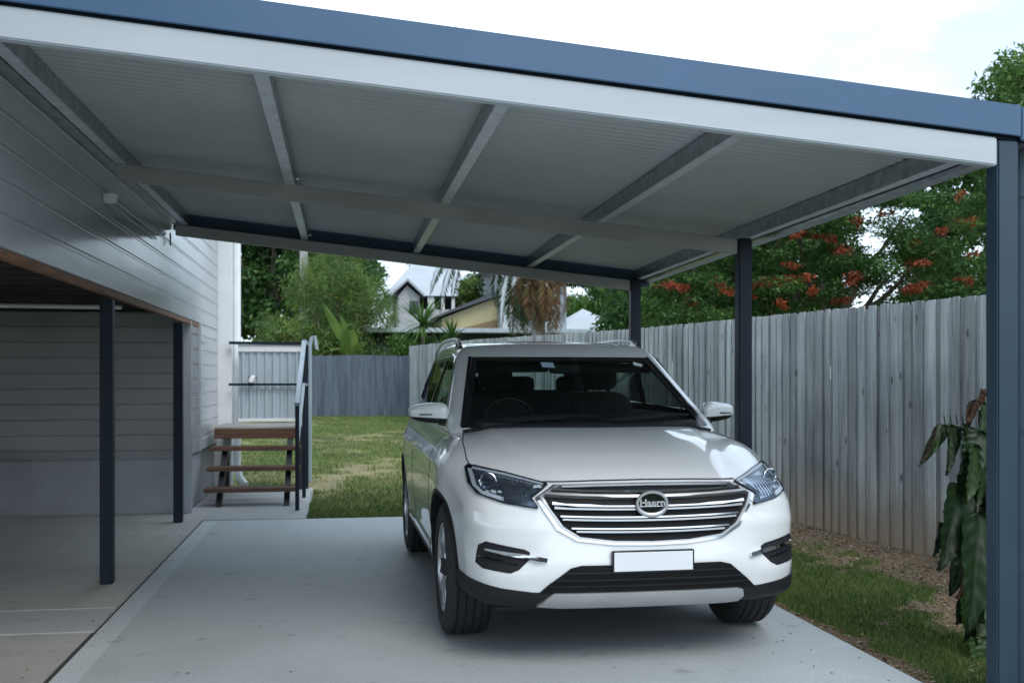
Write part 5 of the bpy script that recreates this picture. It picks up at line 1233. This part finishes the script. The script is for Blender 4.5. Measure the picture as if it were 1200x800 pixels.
# ------------------------------------------------------------------ broad leaved plant by the front post
G8 = leafmat('glossy broad leaves', [(.010, .026, .009), (.020, .048, .014), (.008, .020, .009), (.030, .062, .018)], .45, .08, .3)
G9 = leafmat('withered brown leaves', [(.025, .018, .013), (.06, .032, .018), (.09, .05, .028)], .7, .1)
pp = thing('broad_leaved_plant', 'drooping broad leaved plant with dark glossy leaves beside the front carport post', 'plant', (3.32, 5.05, gz(5)))
def bigleaf(b, p0, p1, wd, Y0, Y1_, roll=0., curl=.25):
    wd *= 1.2; a_ = Dp(p0[0], p0[1], Y0); e_ = Dp(p1[0], p1[1], Y1_); ax_ = e_-a_; l = ax_.length; t_ = ax_.normalized(); s_ = t_.cross(Vector((.35, -1, .3))).normalized(); n_ = s_.cross(t_).normalized()
    s_ = (s_*math.cos(roll)+n_*math.sin(roll)).normalized(); n_ = s_.cross(t_).normalized(); k = len(b.v); nu, nv = 44, 14
    for i in range(nu+1):
        u = i/nu; wv = wd*(math.sin(math.pi*min(1, u*1.0)**.56)**.72)*(1-.25*u)*(1+.05*math.sin(u*23+a_.z*50)); wv = max(wv, .0006)
        for j in range(nv+1):
            v_ = j/nv*2-1; q = a_+t_*l*u+s_*wv*v_/2+n_*(abs(v_)*wd*curl*.45+.05*l*math.sin(u*3.0)+.006*math.sin(v_*5+u*9)+.0028*math.sin(abs(v_)*7-u*46)*min(1, abs(v_)*4)-.004*math.exp(-(v_/.10)**2)); b.v.append(tuple(q))
    for i in range(nu):
        for j in range(nv): q = k+i*(nv+1)+j; b.f.append((q, q+1, q+nv+2, q+nv+1)); b.m.append(0)
LV = [((1122, 568), (1096, 668), .21, 4.95, 4.85, .1), ((1146, 600), (1131, 740), .21, 4.9, 4.8, -.2), ((1140, 520), (1127, 590), .16, 4.95, 4.9, .3), ((1148, 505), (1130, 566), .15, 5.0, 4.95, -.4), ((1128, 496), (1124, 553), .11, 5.05, 5.0, .6), ((1112, 497), (1107, 557), .10, 5.0, 4.95, .3),
      ((1106, 498), (1075, 548), .07, 5.05, 4.95, -.3), ((1100, 612), (1092, 652), .09, 5.1, 5.05, .5), ((1150, 660), (1146, 730), .2, 5.05, 5.0, .5), ((1152, 700), (1140, 756), .16, 5.1, 5.0, .2), ((1165, 560), (1180, 690), .24, 5.15, 5.05, .2), ((1170, 480), (1196, 570), .2, 5.2, 5.1, -.3), ((1150, 740), (1142, 790), .12, 5.15, 5.1, -.2), ((1125, 555), (1120, 580), .07, 5.0, 5.0, .1), ((1145, 620), (1112, 700), .14, 5.15, 5.1, -.7), ((1150, 530), (1138, 600), .13, 5.05, 5.0, .5), ((1148, 560), (1116, 600), .11, 5.08, 5.02, -.5), ((1132, 510), (1140, 560), .09, 5.1, 5.05, .8), ((1118, 500), (1116, 540), .07, 5.1, 5.05, -.6), ((1150, 640), (1138, 690), .12, 4.98, 4.92, .9), ((1130, 560), (1104, 600), .08, 5.12, 5.08, .2), ((1150, 470), (1141, 530), .09, 5.1, 5.0, .4), ((1152, 745), (1150, 800), .14, 5.0, 4.95, -.5)]
rl = random.Random(21)
for k in range(20):
    x_ = rl.uniform(1112, 1168); y_ = rl.uniform(495, 735); l_ = rl.uniform(32, 62)
    if x_ < 1128 and y_ > 640: x_ += 22
    LV.append(((x_, y_), (x_-rl.uniform(-8, 22), y_+l_), rl.uniform(.07, .13), 5.12+rl.uniform(-.12, .12), 5.08, rl.uniform(-.9, .9)))
b = MB()
for (p0, p1, wd, Ya, Yb, rl_) in LV: bigleaf(b, p0, p1, wd, Ya, Yb, rl_)
o = obj('leaves', b, G8, pp, smooth=True, angle=180); o.location = -pp.location
b = MB()
for (p0, p1, wd, Ya, Yb, rl_) in (((1150, 455), (1130, 492), .075, 5.0, 4.95, 1.0), ((1142, 470), (1134, 505), .05, 5.0, 4.95, -.9), ((1137, 660), (1118, 700), .05, 4.95, 4.9, .9), ((1095, 500), (1078, 540), .035, 5.0, 4.95, .9)): bigleaf(b, p0, p1, wd, Ya, Yb, rl_, .6)
o = obj('withered_leaves', b, G9, pp, smooth=True, angle=180); o.location = -pp.location
b = MB(); b.tube([(3.34, 5.1, -.03), (3.36, 5.12, .6), Dp(1150, 560, 5.1), Dp(1148, 480, 5.05)], [.02, .018, .014, .008], 8)
for (p0, p1, wd, Ya, Yb, rl_) in LV[:13]:
    e_ = Dp(p0[0], p0[1], Ya); q0 = Dp(1152, min(p0[1]+25, 720), 5.1); b.tube([q0, (q0+e_)/2+Vector((0, 0, .03)), e_], .0055, 6)
for k in range(5):
    e_ = Dp(1108+k*7, 497, 5.02); b.tube([e_, e_+Vector((-.01, 0, .045))], .003, 5)
o = obj('stem', b, G8, pp, smooth=True); o.location = -pp.location
